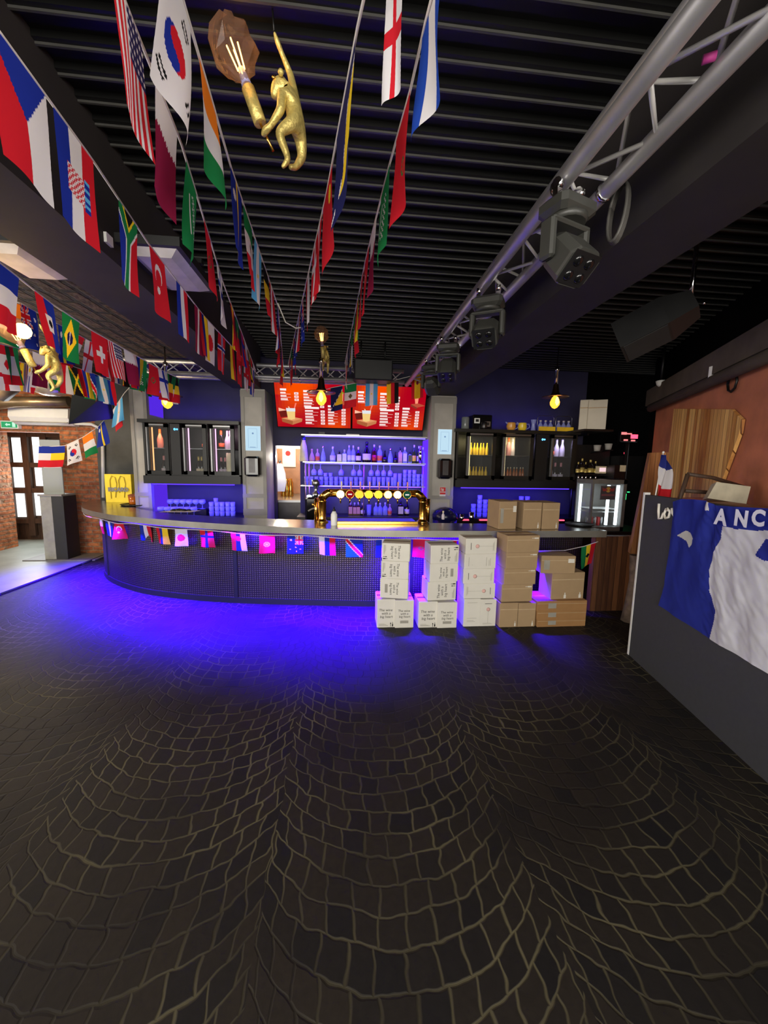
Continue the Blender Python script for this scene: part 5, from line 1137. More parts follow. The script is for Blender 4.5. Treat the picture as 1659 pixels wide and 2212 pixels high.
# display stand: concrete-grey cabinet with a clear upper panel
a = atY(95, 1068, 7.1); b = atY(150, 1204, 7.1); z1 = a.z; zt2 = atY(100, 950, 7.1).z; ztp = atY(120, 985, 7.1).z
t = thing('display_stand', 'tall grey stand with a clear upper panel before the brick wall', 'stand', ((a.x+b.x)/2, 7.2, .004))
x0, x1 = a.x, b.x-.02
mb = MB(); mb.box(x0, x1-.12, 7.0, 7.3, .005, z1-.02); mb.build('cabinet', mat('stand_grey', S(150, 150, 138), .5), t)
mb = MB(); mb.box(x1-.12, x1+.06, 7.0, 7.02, .005, z1-.02); mb.box(x1+.04, x1+.08, 6.98, 7.3, .005, z1-.02); mb.build('side_panel', M['charcoal'], t)
mb = MB(); mb.box(x0-.02, x1+.06, 6.98, 7.32, z1-.02, z1+.01); mb.build('ledge', M['pillar_frame'], t)
mb = MB(); mb.box(x0+.0, x1+.02, 7.10, 7.12, z1+.01, zt2); mb.build('clear_panel', M['grey_plexi'], t)
p = atY(114, 1004, 7.09); mb = MB(); mb.box(p.x-.15, p.x+.13, 7.092, 7.099, p.z-.05, p.z+.03); mb.lathe([(.06, 0), (.05, .006)], (p.x-.02, 7.099, p.z+.05), 10, axis=(0, -1, 0)); mb.build('sticker', M['white_paint'], t)
mb = MB(); q = [(-4.3, 6.95), (-5.3, 6.93)]; mb.box(-5.45, -4.3, 6.93, 7.45, .002, .02); tag(mb.build('floor_board', mat('board_grey', S(110, 108, 104), .5)), 'low grey base board under the tall grey stand', 'board')
# hanging television, seen from below
tvc = [atY(157, 831, 6.0), atY(237, 846, 6.0), atY(247, 905, 6.3), atY(147, 917, 6.3)]; c = sum(tvc, Vector())/4
t = thing('television', 'black television tilted down over the brick wall beside the air conditioner', 'television', c)
ex, ez = (tvc[1]-tvc[0]).normalized(), (tvc[0]-tvc[3]).normalized(); nn = ez.cross(ex).normalized(); nn = nn if nn.y > 0 else -nn
def tvq(k, d): return [c+(q-c)*k+nn*d for q in tvc]
mb = MB(); mb.loft([tvq(.98, 0), tvq(1, .008), tvq(1, .04), tvq(.7, .09)], 0); mb.build('case', M['gloss_black'], t)
mb = MB(); mb.loft([tvq(.955, -.002), tvq(.955, .001)], 0); mb.build('screen', mat('tv_screen', S(10, 12, 14), .06, var=0), t)
mb = MB(); mb.tube([c+nn*.05, c+nn*.35+Vector((0, 0, .1)), Vector((c.x, (c+nn*.35).y, 3.2))], .03, 8); mb.build('bracket', M['near_black'], t)
# ducts under the left ceiling
mb = MB(); p0, p1 = atY(-60, 868, 7.0), atY(150, 868, 7.0); mb.tube([p0, p0+(p1-p0)*.45, p1], [.16, .085, .085], 14); tag(mb.build('air_duct', M['duct']), 'brown metal air duct above the air conditioner', 'duct')
mb = MB(); p0, p1 = atY(60, 825, 6.2), atY(152, 828, 6.2); mb.tube([p0+(p1-p0)*f for f in (0, .15, .4, .7, .92, 1)], [.06, .14, .19, .19, .14, .05], 14); tag(mb.build('foil_duct', M['foil']), 'crinkled silver foil duct under the left ceiling behind the flags', 'duct')
mb = MB(); p0, p1 = atY(-20, 845, 6.0), atY(10, 790, 6.0); mb.tube([p0, (p0+p1)/2+Vector((.05, 0, 0)), p1], [.2, .24, .1], 12); tag(mb.build('hanging_lamp', mat('shade_brown', S(92, 78, 54), .6, var=.3)), 'brown rounded lamp at the far left edge under the flags', 'lamp')
for i, (y0, y1) in enumerate(((790, 812), (812, 838))):
    p0, p1 = atY(30, y0, 6.6), atY(140, y1, 6.6); mb = MB(); mb.tube([p0, p1], .025, 8); tag(mb.build('ceiling_pipe', M['aluminium']), 'thin bright pipe under the left ceiling, %s of two' % ('upper', 'lower')[i], 'pipe')
point('left_hall_fill', (-4.9, 5.4, 2.6), 110, (1, .78, .5), .15)  # unseen fill added to brighten the air conditioner and brick
# ---------------------------------------------------------------- right side: booth with the draped flag
b0 = Vector((2.665, 3.19, 0)); b1 = Vector((1.93, -.5, 0)); BD = (b1-b0).normalized(); BN = Vector((BD.y, -BD.x, 0))
if BN.x > 0: BN = -BN
ZB = 1.515
def bp_(px, py, d=0.0): return atP(px, py, b0, BN)+BN*d
t = thing('booth_counter', 'black booth front with white script lettering and a white corner strip', 'counter', ((b0.x+b1.x)/2, (b0.y+b1.y)/2, 0))
mb = MB(); cc = (b0+b1)/2; mb.obox(cc-BN*.03+Vector((0, 0, ZB/2)), BD*((b1-b0).length/2), BN*.03, Vector((0, 0, ZB/2))); mb.build('front_panel', M['booth_black'], t)
mb = MB(); mb.obox(b0-BD*.012-BN*.02+Vector((0, 0, ZB/2+.01)), BD*.012, BN*.024, Vector((0, 0, ZB/2+.01))); mb.build('corner_strip', M['white_paint'], t)
mb = MB(); mb.obox(cc-BN*.34+Vector((0, 0, ZB-.05)), BD*((b1-b0).length/2-.05), BN*.27, Vector((0, 0, .015))); mb.build('shelf', M['wood_tan'], t)
mb = MB(); mb.obox(b0-BN*.33-Vector((0, .05, 0))+Vector((0, 0, ZB/2-.1)), BD*.015, BN*.26, Vector((0, 0, ZB/2-.1))); mb.build('end_panel', M['booth_black'], t)
def strokes(pxs, r, parent, name, m, d=.012):
    mb = MB()
    for s in pxs: mb.tube([bp_(x, y, d) for x, y in s], r, 6)
    return mb.build(name, m, parent)
for s, nm in (([(1427, 1088), (1426, 1105), (1427, 1121), (1433, 1119), (1437, 1108)], 'letter_l'), ([(1443, 1099), (1438, 1110), (1441, 1120), (1448, 1117), (1451, 1106), (1446, 1098), (1443, 1101), (1452, 1104)], 'letter_o'), ([(1455, 1098), (1457, 1110), (1461, 1117), (1466, 1098)], 'letter_v')):
    o = strokes([s], .0105, t, nm, M['letter_white'])
# draped flag
def lerp_poly(P, s):
    s *= len(P)-1; i = min(int(s), len(P)-2); f = s-i; return (P[i][0]+(P[i+1][0]-P[i][0])*f, P[i][1]+(P[i+1][1]-P[i][1])*f)
topc = [(1461, 1084), (1480, 1078), (1510, 1079), (1538, 1083), (1556, 1092), (1600, 1095), (1660, 1098), (1740, 1101)]
botc = [(1430, 1308), (1462, 1330), (1500, 1354), (1545, 1384), (1590, 1408), (1640, 1438), (1700, 1475), (1780, 1525)]
whitep = [(1570, 1137), (1566, 1165), (1551, 1192), (1541, 1232), (1540, 1276), (1553, 1322), (1546, 1352), (1539, 1384), (1800, 1560), (1850, 1140), (1640, 1147), (1600, 1143)]
logo = [(1470, 1157), (1489, 1146), (1500, 1152), (1506, 1164), (1504, 1176), (1498, 1184), (1492, 1170), (1480, 1162)]
patch = [(1661, 1165), (1641, 1200), (1662, 1212), (1700, 1212), (1700, 1165)]
def inside(P, x, y):
    r = False; j = len(P)-1
    for i in range(len(P)):
        if (P[i][1] > y) != (P[j][1] > y) and x < (P[j][0]-P[i][0])*(y-P[i][1])/(P[j][1]-P[i][1])+P[i][0]: r = not r
        j = i
    return r
nu, nv = 230, 180; mb = MB(); vs = []; pxl = []
for j in range(nv+1):
    for i in range(nu+1):
        s, v = i/nu, j/nv; a, b = lerp_poly(topc, s), lerp_poly(botc, s)
        x = a[0]+(b[0]-a[0])*v+ (6*math.sin(v*3.1) if s < .2 else 0)*(1-s*5); y = a[1]+(b[1]-a[1])*v; pxl.append((x, y))
        w = noise.noise((s*9+v*2.2, v*3.2-s*3, 1.7)); w2 = noise.noise((s*26-v*6, v*17, 4.2)); w3 = max(0, 1-abs(s-.40-.05*v)*7)*(1-v)**2
        fold = .014*w+.0045*w2*(1 if s > .35 else .4)+.025*w3*math.sin(v*16+s*30)*(.5 if v > .3 else 1)
        vs.append(bp_(x, y, .026+max(fold, -.02)))
fs = []; cols = []
for j in range(nv):
    for i in range(nu):
        k = j*(nu+1)+i; fs.append((k, k+nu+1, k+nu+2, k+1))
        x = (pxl[k][0]+pxl[k+nu+2][0])/2; y = (pxl[k][1]+pxl[k+nu+2][1])/2
        c = S(44, 56, 160)
        if inside(whitep, x, y): c = S(232, 233, 244)
        if inside(logo, x, y): c = S(220, 220, 218)
        if inside(patch, x, y): c = S(44, 56, 160)
        if 1537 < x < 1543 and 1084 < y < 1103: c = S(225, 225, 228)
        cols.append(c)
base_i = 0; mb.v = [Vector(p) for p in vs]; mb.f = [list(f) for f in fs]; mb.m = [0]*len(fs); mb.sm = [True]*len(fs); mb.c = cols
fl = thing('draped_flag', 'big blue and white supporter flag draped over the black booth front', 'flag', bp_(1600, 1250, .03))
mb.build('cloth', M['flag_cloth'], fl)
mb = MB(); u_ = BD; 
for ch, px, py in (('A', 1574, 1119), ('N', 1619, 1122), ('C', 1657, 1121)):
    c = bp_(px, py, .048); hgt = (bp_(px, py-17)-bp_(px, py+17)).length
    put_text(mb, ch, hgt*1.38, c, BD, (0, 0, 1), 0, .006)
mb.build('lettering', mat('flag_letter', S(214, 216, 232), .8), fl)
# small flag on a stick
p0, p1 = atY(1433, 977, 3.42), atY(1416, 1070, 3.36); t = thing('hand_flag', 'small blue white red flag on a white stick behind the booth corner', 'flag', p1)
mb = MB(); mb.tube([p0, p1+(p1-p0)*.5], .006, 6); mb.sphere(p0, .011, 8); mb.build('stick', M['white_plastic'], t)
rt = [(1436, 984), (1448, 1012), (1452, 1040), (1454, 1074)]; lf = [(1432, 982), (1427, 1010), (1421, 1040), (1416, 1072)]
mb = MB(); g_ = []
for j in range(73):
    for i in range(25):
        a, b = lerp_poly(lf, j/72), lerp_poly(rt, j/72); x = a[0]+(b[0]-a[0])*i/24; y = a[1]+(b[1]-a[1])*i/24; q = atY(x, y, 3.37); q.y += .025*math.sin(i*.37+j*.07); g_.append(q)
mb.v = g_; 
for j in range(72):
    for i in range(24):
        f = j/3-2.4*math.sin(i*.117)
        mb.f.append([j*25+i, j*25+i+1, j*25+i+26, j*25+i+25]); mb.m.append(0); mb.sm.append(True); mb.c.append(S(40, 50, 130) if f < 7 else (S(222, 220, 222) if f < 17.5 else S(200, 30, 40)))
mb.build('cloth', M['flag_cloth'], t)
# white lamp box and chair back behind the booth
P8 = [atY(x, y, 2.95) for x, y in ((1548, 1041), (1622, 1051), (1612, 1089), (1528, 1076))]
off = Vector((.14, .18, -.03)); t = thing('flood_light', 'tilted white box standing behind the booth front', 'box', P8[3])
mb = MB(); mb.add(P8+[q+off for q in P8], [(0, 3, 2, 1), (4, 5, 6, 7), (0, 1, 5, 4), (1, 2, 6, 5), (2, 3, 7, 6), (3, 0, 4, 7)]); mb.build('housing', mat('lamp_ivory', S(206, 204, 180), .5), t)
q = (P8[2]+P8[3])/2+off*.5; mb = MB(); mb.tube([q+Vector((0, 0, .01)), Vector((q.x, q.y, ZB-.036))], .02, 8); mb.build('foot', M['near_black'], t)
mb = MB(); ch = [atY(x, y, 3.2) for x, y in ((1466, 1085), (1486, 1024), (1540, 1032), (1605, 1052))]
t = thing('chair', 'dark wooden chair back showing above the booth front', 'chair', (ch[0].x+.15, 3.3, 0))
mb.tube([Vector((ch[0].x-.0, 3.2, 0)), ch[0], ch[1]], .018, 6); mb.build('leg', M['wood_dark'], t)
mb = MB(); mb.tube([ch[1], ch[2], ch[3]], .018, 6); mb.build('top_rail', M['wood_dark'], t)
mb = MB(); mb.tube([ch[3], Vector((ch[3].x, 3.2, 0))], .018, 6); mb.build('leg', M['wood_dark'], t)
mb = MB(); mb.box(ch[0].x, ch[3].x, 3.2, 3.6, .45, .49); mb.build('seat', M['wood_dark'], t)
q1, q2 = atY(1478, 1060, 3.2), atY(1560, 1066, 3.2); mb = MB(); mb.tube([q1, q2], .02, 6); mb.build('back_slat', M['wood_dark'], t)
# plank partition, plank board on the wall, plank bar end
def slab(mb, P, off, mi=0):
    n_ = len(P); mb.add(list(P)+[q+off for q in P], [tuple(range(n_))[::-1], tuple(range(n_, 2*n_))]+[(i, (i+1) % n_, (i+1) % n_+n_, i+n_) for i in range(n_)], mi)
mb = MB(); slab(mb, [atY(x, y, 3.9) for x, y in ((1405, 978), (1445, 977), (1440, 1200), (1361, 1196))], Vector((.05, .1, 0))); tag(mb.build('plank_partition', M['plank_slat']), 'leaning panel of brown planks behind the black booth corner', 'partition')
p = atY(1372, 1196, 3.9); mb = MB(); mb.lathe([(.10, 0), (.07, .25), (.05, p.z*.6), (.07, p.z-.03)], (p.x+.06, 3.95, 0), 9); tag(mb.build('stone_post', M['stone']), 'rough stone post under the brown plank panel', 'post')
WP = [(1463, 883), (1590, 884), (1613, 906), (1608, 936), (1575, 1024), (1556, 1075), (1440, 1075), (1449, 1000)]
mb = MB(); slab(mb, [atP(x, y, WR0, WRN)+WRN*.01 for x, y in WP], WRN*.03)
tag(mb.build('plank_board', planks('plank_wall', S(176, 108, 44), S(252, 204, 124), .075, 'Y', .5)), 'honey coloured plank board on the red brown wall', 'board')
mb = MB(); z_ = atY(1300, 1158, 4.28).z; mb.box(2.98, 3.55, 4.26, 4.34, 0, z_); tag(mb.build('bar_end_partition', M['plank_brown']), 'brown plank partition closing the right end of the bar', 'partition')
mb = MB(); p = atP(1568, 805, WR0, WRN)+WRN*.12; mb.box(p.x-.02, p.x+.02, p.y-.02, p.y+.02, p.z-.07, p.z+.07); tag(mb.build('sensor', M['white_plastic']), 'small white sensor high on the red brown wall', 'sensor')
mb = MB(); c = atP(1590, 826, WR0, WRN)+WRN*.03; mb.tube([c+WRD*.09*math.cos(a/8*6.28)+Vector((0, 0, .09*math.sin(a/8*6.28))) for a in range(9)]+[c+WRD*.09+Vector((0, 0, .2))], .012, 6); tag(mb.build('iron_ring', M['near_black']), 'dark iron ring hanging on the red brown wall', 'ring')
# ---------------------------------------------------------------- drinks cooler and dark corner at the right end
yk = 5.25; a = atY(1281, 1036, yk); b = atY(1345, 1147, yk); x0, x1, z1, z0 = a.x, b.x, a.z, b.z
mb = MB(); mb.box(x0-.5, x1+.5, yk-.05, yk+.7, 0, z0-.002); tag(mb.build('side_counter', M['near_black']), 'dark side counter under the lit drinks cooler', 'counter')
t = thing('drinks_cooler', 'silver drinks cooler with lit white tubes on the side counter', 'cooler', ((x0+x1)/2, yk+.25, z0))
xm1 = x0+.03; dp = .40
mb = MB(); mb.box(x0, x1, yk, yk+dp, z1-.06, z1); mb.box(x0, x1, yk, yk+dp, z0, z0+.06); mb.box(x1-.05, x1, yk, yk+dp, z0, z1)
for yy in (yk, yk+dp-.03): mb.box(x0, x0+.03, yy, yy+.03, z0+.06, z1-.06)
mb.box(x0, x1, yk+dp-.012, yk+dp, z0, z1); mb.build('cabinet', mat('cooler_grey', S(104, 102, 98), .4), t)
mb = MB(); mb.box(xm1, x1-.05, yk+.01, yk+.016, z0+.06, z1-.06); mb.build('door_pane', M['door_glass'], t)
mb = MB(); mb.box(x0+.01, x0+.016, yk+.03, yk+dp-.03, z0+.06, z1-.06); mb.build('side_pane', M['door_glass'], t)
mb = MB(); mb.box(x0+.03, x0+.06, yk+dp-.08, yk+dp-.05, z0+.08, z1-.08); mb.build('tube_light', M['white_tube'], t)
for x in (x1-.085, (xm1+x1)/2+.02):
    mb = MB(); mb.box(x-.016, x+.016, yk+.05, yk+.08, z0+.08, z1-.08); mb.build('tube_light', M['white_tube'], t)
area('drinks_cooler_light', ((x0+x1)/2, yk+.1, z1-.08), ((x0+x1)/2, yk+.25, z0), .3, .1, 1.5, (.85, .95, 1), 170)
for z in (z0+(z1-z0)*.36, z0+(z1-z0)*.42): mb = MB(); mb.box(xm1+.01, x1-.07, yk+.09, yk+.36, z-.004, z+.004); mb.build('wire_shelf', M['white_paint'], t)
hx = (xm1+x1)/2-.02; hz = z1-.19
mb = MB(); mb.box(hx-.115, hx+.115, yk+.018, yk+.022, hz-.10, hz+.10); mb.build('header_sign', mat('header_maroon', S(74, 40, 52), .4), t)
mb = MB(); mb.lathe([(.04, 0), (.04, .002)], (hx, yk+.017, hz+.045), 12, axis=(0, -1, 0)); mb.build('sun_disc', mat('header_gold', S(224, 168, 60), .4), t)
for s in (-1, 1):
    mb = MB(); mb.add([(hx+s*u, yk+.0135, hz+v) for u, v in ((.01, .035), (.03, .065), (.07, .06), (.095, .075), (.09, .03), (.07, .02), (.04, .025))], [tuple(range(7))]); mb.build('bull_mark', mat('bull_red', S(176, 40, 36), .4) if 'bull_red' not in M else M['bull_red'], t)
mb = MB(); mb.box(hx-.10, hx+.10, yk+.0145, yk+.0165, hz-.045, hz-.02); mb.build('header_text', mat('header_rose', S(150, 70, 80), .4), t)
for i in range(5):
    x = xm1+.04+i*.053; mb = MB(); mb.lathe([(.022, 0), (.025, .006), (.025, .12), (.02, .13)], (x, yk+.15, z0+.061), 10); tag(mb.build('drink_can', M['red' if i % 2 else 'steel']), 'drink can at the bottom of the drinks cooler, %s from the left' % ORD[i], 'can', 'drink cans in the drinks cooler')
p = atY(1256, 1122, 4.5)
mb = MB(); p = atZ(1240, 1126, ZT+.02); mb.lathe([(.15, 0), (.17, .012), (.168, .022), (.15, .012)], (p.x-.05, 4.55, ZT+.001), 18); tag(mb.build('serving_tray', M['near_black']), 'black tray beside the three brown cartons on the bar', 'tray')
# dark shelf with gold bottles
a = atY(1244, 1024, 6.1); a.x = cr_[1]+.05; b = atY(1300, 1024, 6.1); zs = a.z
t = thing('bottle_rack', 'dark rack with gold topped bottles beside the right wall cooler', 'rack', ((a.x+b.x)/2, 6.2, zs-.03))
mb = MB(); mb.box(a.x-.02, b.x+.1, 6.05, 6.35, zs-.015, zs); mb.build('board', M['steel_dark'], t); mb = MB(); mb.box(a.x-.02, b.x+.3, 6.36, 6.4, zs-.3, zs+.5); mb.build('back_panel', M['near_black'], t)
mb = MB(); mb.tube([(a.x, 6.36, zs-.02), (a.x, 6.36, .87)], .02, 6); mb.tube([(b.x, 6.36, zs-.02), (b.x, 6.36, .87)], .02, 6); mb.build('upright', M['near_black'], t)
for i, (px, w, h) in enumerate(((1248, .07, .2), (1256, .085, .26), (1264, .06, .2), (1274, .1, .24), (1285, .075, .22))):
    p = atY(px, 1020, 6.15); bottle('dark gold topped bottle, %s from the left on the dark rack' % ORD[i], 'bottles on the dark rack', p.x, 6.15, zs+.001, w, h, 'brownbottle')
    mb = MB(); mb.lathe([(.012, 0), (.016, .02), (.016, .06), (.01, .07)], (p.x, 6.12, zs-.09), 8); mb.build('optic_tap', M['chrome'], t)
for i, (px, py, l) in enumerate(((1290, 968, 'left'), (1314, 965, 'right'))):
    p = atY(px, py, 6.2); t2 = thing('lidded_cup', 'small white lidded cup on the dark rack top, %s of two' % l, 'cup', (p.x, 6.2, p.z-.05)); mb = MB(); mb.lathe([(.045, -.05), (.06, .05)], (p.x, 6.2, p.z), 10); mb.build('cup', M['pillar_paint'], t2)
    mb = MB(); mb.box(p.x-.05, p.x+.05, 6.14, 6.26, p.z-.065, p.z-.051); mb.build('saucer', M['near_black'], t2); mb = MB(); mb.tube([(p.x, 6.2, p.z-.06), (p.x, 6.2, 0)] if False else [(p.x, 6.2, p.z-.058), (p.x, 6.37, p.z-.08)], .01, 5); mb.build('arm', M['near_black'], t2)
p = atY(1301, 1015, 6.05); t = thing('card_reader', 'small cream boxed screen with a pale pink display beside the dark rack', 'screen', (p.x, 6.1, p.z-.06)); mb = MB(); mb.box(p.x-.075, p.x+.075, 6.05, 6.12, p.z-.06, p.z+.06); mb.build('case', M['cream'], t); mb = MB(); mb.box(p.x-.05, p.x+.06, 6.045, 6.05, p.z-.03, p.z+.035); mb.build('display', emis('pink_display', S(250, 214, 220), 1.0), t); mb = MB(); mb.tube([(p.x, 6.1, p.z-.06), (p.x, 6.1, 0)], .015, 6); mb.build('stand', M['near_black'], t)
p = atY(1362, 943, 6.0); t = thing('till_display', 'black till screen with bright red bars in the dark corner', 'screen', (p.x, 6.05, p.z-.1)); mb = MB(); mb.box(p.x-.16, p.x+.16, 6.02, 6.1, p.z-.09, p.z+.09, 0, .01); mb.build('case', M['gloss_black'], t)
for u0, u1, v0, v1, k in ((-.15, -.06, .03, .07, 1), (-.06, .03, .035, .055, 1), (.02, .14, -.03, .035, 0), (-.10, -.03, -.07, -.045, 1), (.03, .10, -.075, -.05, 1)):
    mb = MB(); mb.box(p.x+u0, p.x+u1, 6.012, 6.02, p.z+v0, p.z+v1); mb.build('red_segment', M['red_led'] if not k else emis('red_pale', (1, .25, .25), 1.2) if 'red_pale' not in M else M['red_pale'], t)
mb = MB(); mb.tube([(p.x, 6.06, p.z-.08), (p.x, 6.06, 0)], .03, 8); mb.build('stand', M['near_black'], t)
t = thing('equipment_rack', 'black equipment rack with red and green lights in the dark corner', 'rack', (atY(1357, 1100, 6.1).x, 6.3, 0)); x = t.location.x
mb = MB(); mb.box(x-.22, x+.25, 6.13, 6.5, 0, 1.95); mb.build('cabinet', M['near_black'], t)
for px, py, w, h, m_ in ((1352, 979, .028, .014, 'red_led'), (1351, 1073, .016, .05, 'green_led'), (1358, 1063, .02, .007, 'green_led')):
    p = atY(px, py, 6.12); mb = MB(); mb.box(p.x-w, p.x+w, 6.12, 6.13, p.z-h, p.z+h); mb.build('status_light', M[m_], t)
p = atY(1338, 1013, 5.9); t = thing('steel_box', 'steel box with a cream label beside the equipment rack', 'box', (p.x, 5.95, p.z-.15)); mb = MB(); mb.box(p.x-.12, p.x+.06, 5.85, 6.1, z1+.002, p.z+.06); mb.build('case', M['steel_dark'], t); mb = MB(); mb.box(p.x-.03, p.x+.065, 5.84, 5.85, p.z-.04, p.z+.06); mb.build('label_plate', M['cream'], t); mb = MB(); mb.box(p.x-.1, p.x+.05, 5.75, 6.05, z1-.02, z1+.002); mb.build('foot', M['near_black'], t)
# ---------------------------------------------------------------- bunting
RD, WH, BL, GR, YE, BK, OR, MA, LB, NV = S(206, 30, 44), S(226, 222, 222), S(28, 48, 150), S(24, 124, 66), S(244, 208, 40), S(22, 22, 24), S(246, 130, 30), S(136, 24, 62), S(90, 172, 222), S(26, 30, 84)
def hs(*c): return lambda u, v: c[min(int(v*len(c)), len(c)-1)]
def vs3(*c): return lambda u, v: c[min(int(u*len(c)), len(c)-1)]
def disc(bg, cx, cy, r, col, ar=1.5):
    return lambda u, v: col if ((u-cx)*ar)**2+(v-cy)**2 < r*r else (bg(u, v) if callable(bg) else bg)
def nordic(bg, c, inner=None):
    def f(u, v):
        du, dv = abs(u-.36)*1.5, abs(v-.5)
        if inner and (du < .05 or dv < .05): return inner
        if du < .11 or dv < .11: return c
        return bg
    return f
def usa(u, v):
    if u < .42 and v < .54:
        return WH if (int(u*24) % 2 == 0 and int(v*20) % 2 == 0) else NV
    return RD if int(v*13) % 2 == 0 else WH
def korea(u, v):
    x, y = (u-.5)*1.5, v-.5
    if x*x+y*y < .0625:
        a = x*.55+y*.83; return RD if y+.10*math.sin(x*12) < 0 else BL
    for cx, cy in ((-.45, -.27), (.45, -.27), (-.45, .27), (.45, .27)):
        if abs(x-cx)+abs(y-cy) < .14 and int((x*cx*4+y*cy*6)*9) % 2 == 0: return BK
    return WH
def brazil(u, v):
    x, y = abs(u-.5)*1.5, abs(v-.5)
    if x*x+y*y < .05: return WH if abs(v-.5+.12*(u-.5)) < .03 else NV
    return YE if x/.66+y/.42 < 1 else GR
def swiss(u, v):
    x, y = abs(u-.5)*1.5, abs(v-.5); return WH if (x < .10 and y < .32) or (y < .10 and x < .32) else RD
def turkey(u, v):
    x, y = u*1.5, v-.5
    if (x-.5)**2+y*y < .0625 and (x-.57)**2+y*y > .04: return WH
    return WH if (x-.86)**2+y*y < .009 else RD
def safrica(u, v):
    x, y = u*1.5, v-.5; d = max(abs(y)-.10, 0) if x > .55 else abs(abs(y)-(.5-x*.9))*.75 if x < .46 else abs(y)
    if x < .55:
        e = (.5-x*.91)-abs(y)
        if e > .24: return BK
        if e > .15: return YE
        if e > -.13: return GR
        if e > -.2: return WH
        return RD if y < 0 else BL
    return GR if abs(y) < .11 else WH if abs(y) < .18 else (RD if y < 0 else BL)
def croatia(u, v):
    x, y = u-.5, v-.5
    if abs(x) < .13 and -.22 < y < .26: return RD if (int((x+1)*34)+int((y+1)*22)) % 2 == 0 else WH
    if abs(x) < .16 and -.36 < y < -.22: return BL if int((x+1)*24) % 2 else LB
    return hs(RD, WH, BL)(u, v)
def czech(u, v): return BL if u*1.5 < .75*(1-abs(v-.5)*2) else (WH if v < .5 else RD)
def qatar(u, v): return WH if u < .33+.04*abs(((v*9) % 1)-.5)*2 else MA
def haiti(u, v):
    if .34 < u < .66 and .3 < v < .7: return BK if (u-.5)**2*2+(v-.5)**2 < .012 else WH
    return BL if v > .42 else RD
def jack(u, v):                                               # small union mark
    x, y = abs(u-.5), abs(v-.5)
    if x < .09 or y < .09: return RD
    if x < .15 or y < .15: return WH
    return S(230, 110, 90) if abs(x-y) < .07 else WH if abs(x-y) < .13 else BL
def australia(u, v):
    if u < .5 and v < .5: return jack(u*2, v*2)
    for cx, cy, r in ((.25, .76, .075), (.75, .2, .045), (.75, .82, .045), (.64, .46, .04), (.87, .42, .04)):
        if ((u-cx)*1.5)**2+(v-cy)**2 < r*r: return WH
    return BL
def canada(u, v): return RD if u < .25 or u > .75 or abs(u-.5)*1.5*1.2+abs(v-.5) < .24 else WH
def uruguay(u, v):
    if u < .4 and v < .52: return YE if ((u-.18)*1.5)**2+(v-.26)**2 < .018 else WH
    return WH if int(v*9) % 2 == 0 else S(70, 90, 170)
def argentina(u, v): return YE if ((u-.5)*1.5)**2+(v-.5)**2 < .006 else hs(LB, WH, LB)(u, v)
def spain(u, v): return RD if v < .25 or v > .75 else (MA if ((u-.35)*1.5)**2+(v-.5)**2 < .014 else YE)
def england(u, v): return RD if abs(u-.5)*1.5 < .1 or abs(v-.5) < .1 else WH
def saudi(u, v): return WH if (.3 < v < .5 and .2 < u < .8 and (int(u*40)+int(v*26)) % 3 == 0) or (abs(v-.64) < .025 and .25 < u < .75) else GR
def morocco(u, v): return GR if .008 < ((u-.5)*1.5)**2+(v-.5)**2 < .018 else RD
def bosnia(u, v):
    d = u*1.25-v
    if abs(d-.17-.0) < .035 and int(v*9) % 2 == 0: return WH
    return YE if 0.22 < d and u < .78 else NV
def salvador(u, v): return hs(S(30, 70, 170), WH, S(30, 70, 170))(u, v)
def tunisia(u, v):
    d = ((u-.5)*1.5)**2+(v-.5)**2; return WH if d < .045 and not (.008 < d < .018) else RD
def nauru(u, v): return YE if abs(v-.5) < .06 else (WH if ((u-.25)*1.5)**2+(v-.75)**2 < .012 else BL)
def namibia(u, v):
    d = v-(1-u); 
    return RD if abs(d) < .12 else WH if abs(d) < .18 else (BL if d < 0 else GR)
def jamaica(u, v): return YE if abs(abs(u-.5)-abs(v-.5)) < .09 else (GR if abs(u-.5) < abs(v-.5) else BK)
def cameroon(u, v): return BK if ((u-.5)*1.5)**2+(v-.5)**2 < .05 else GR
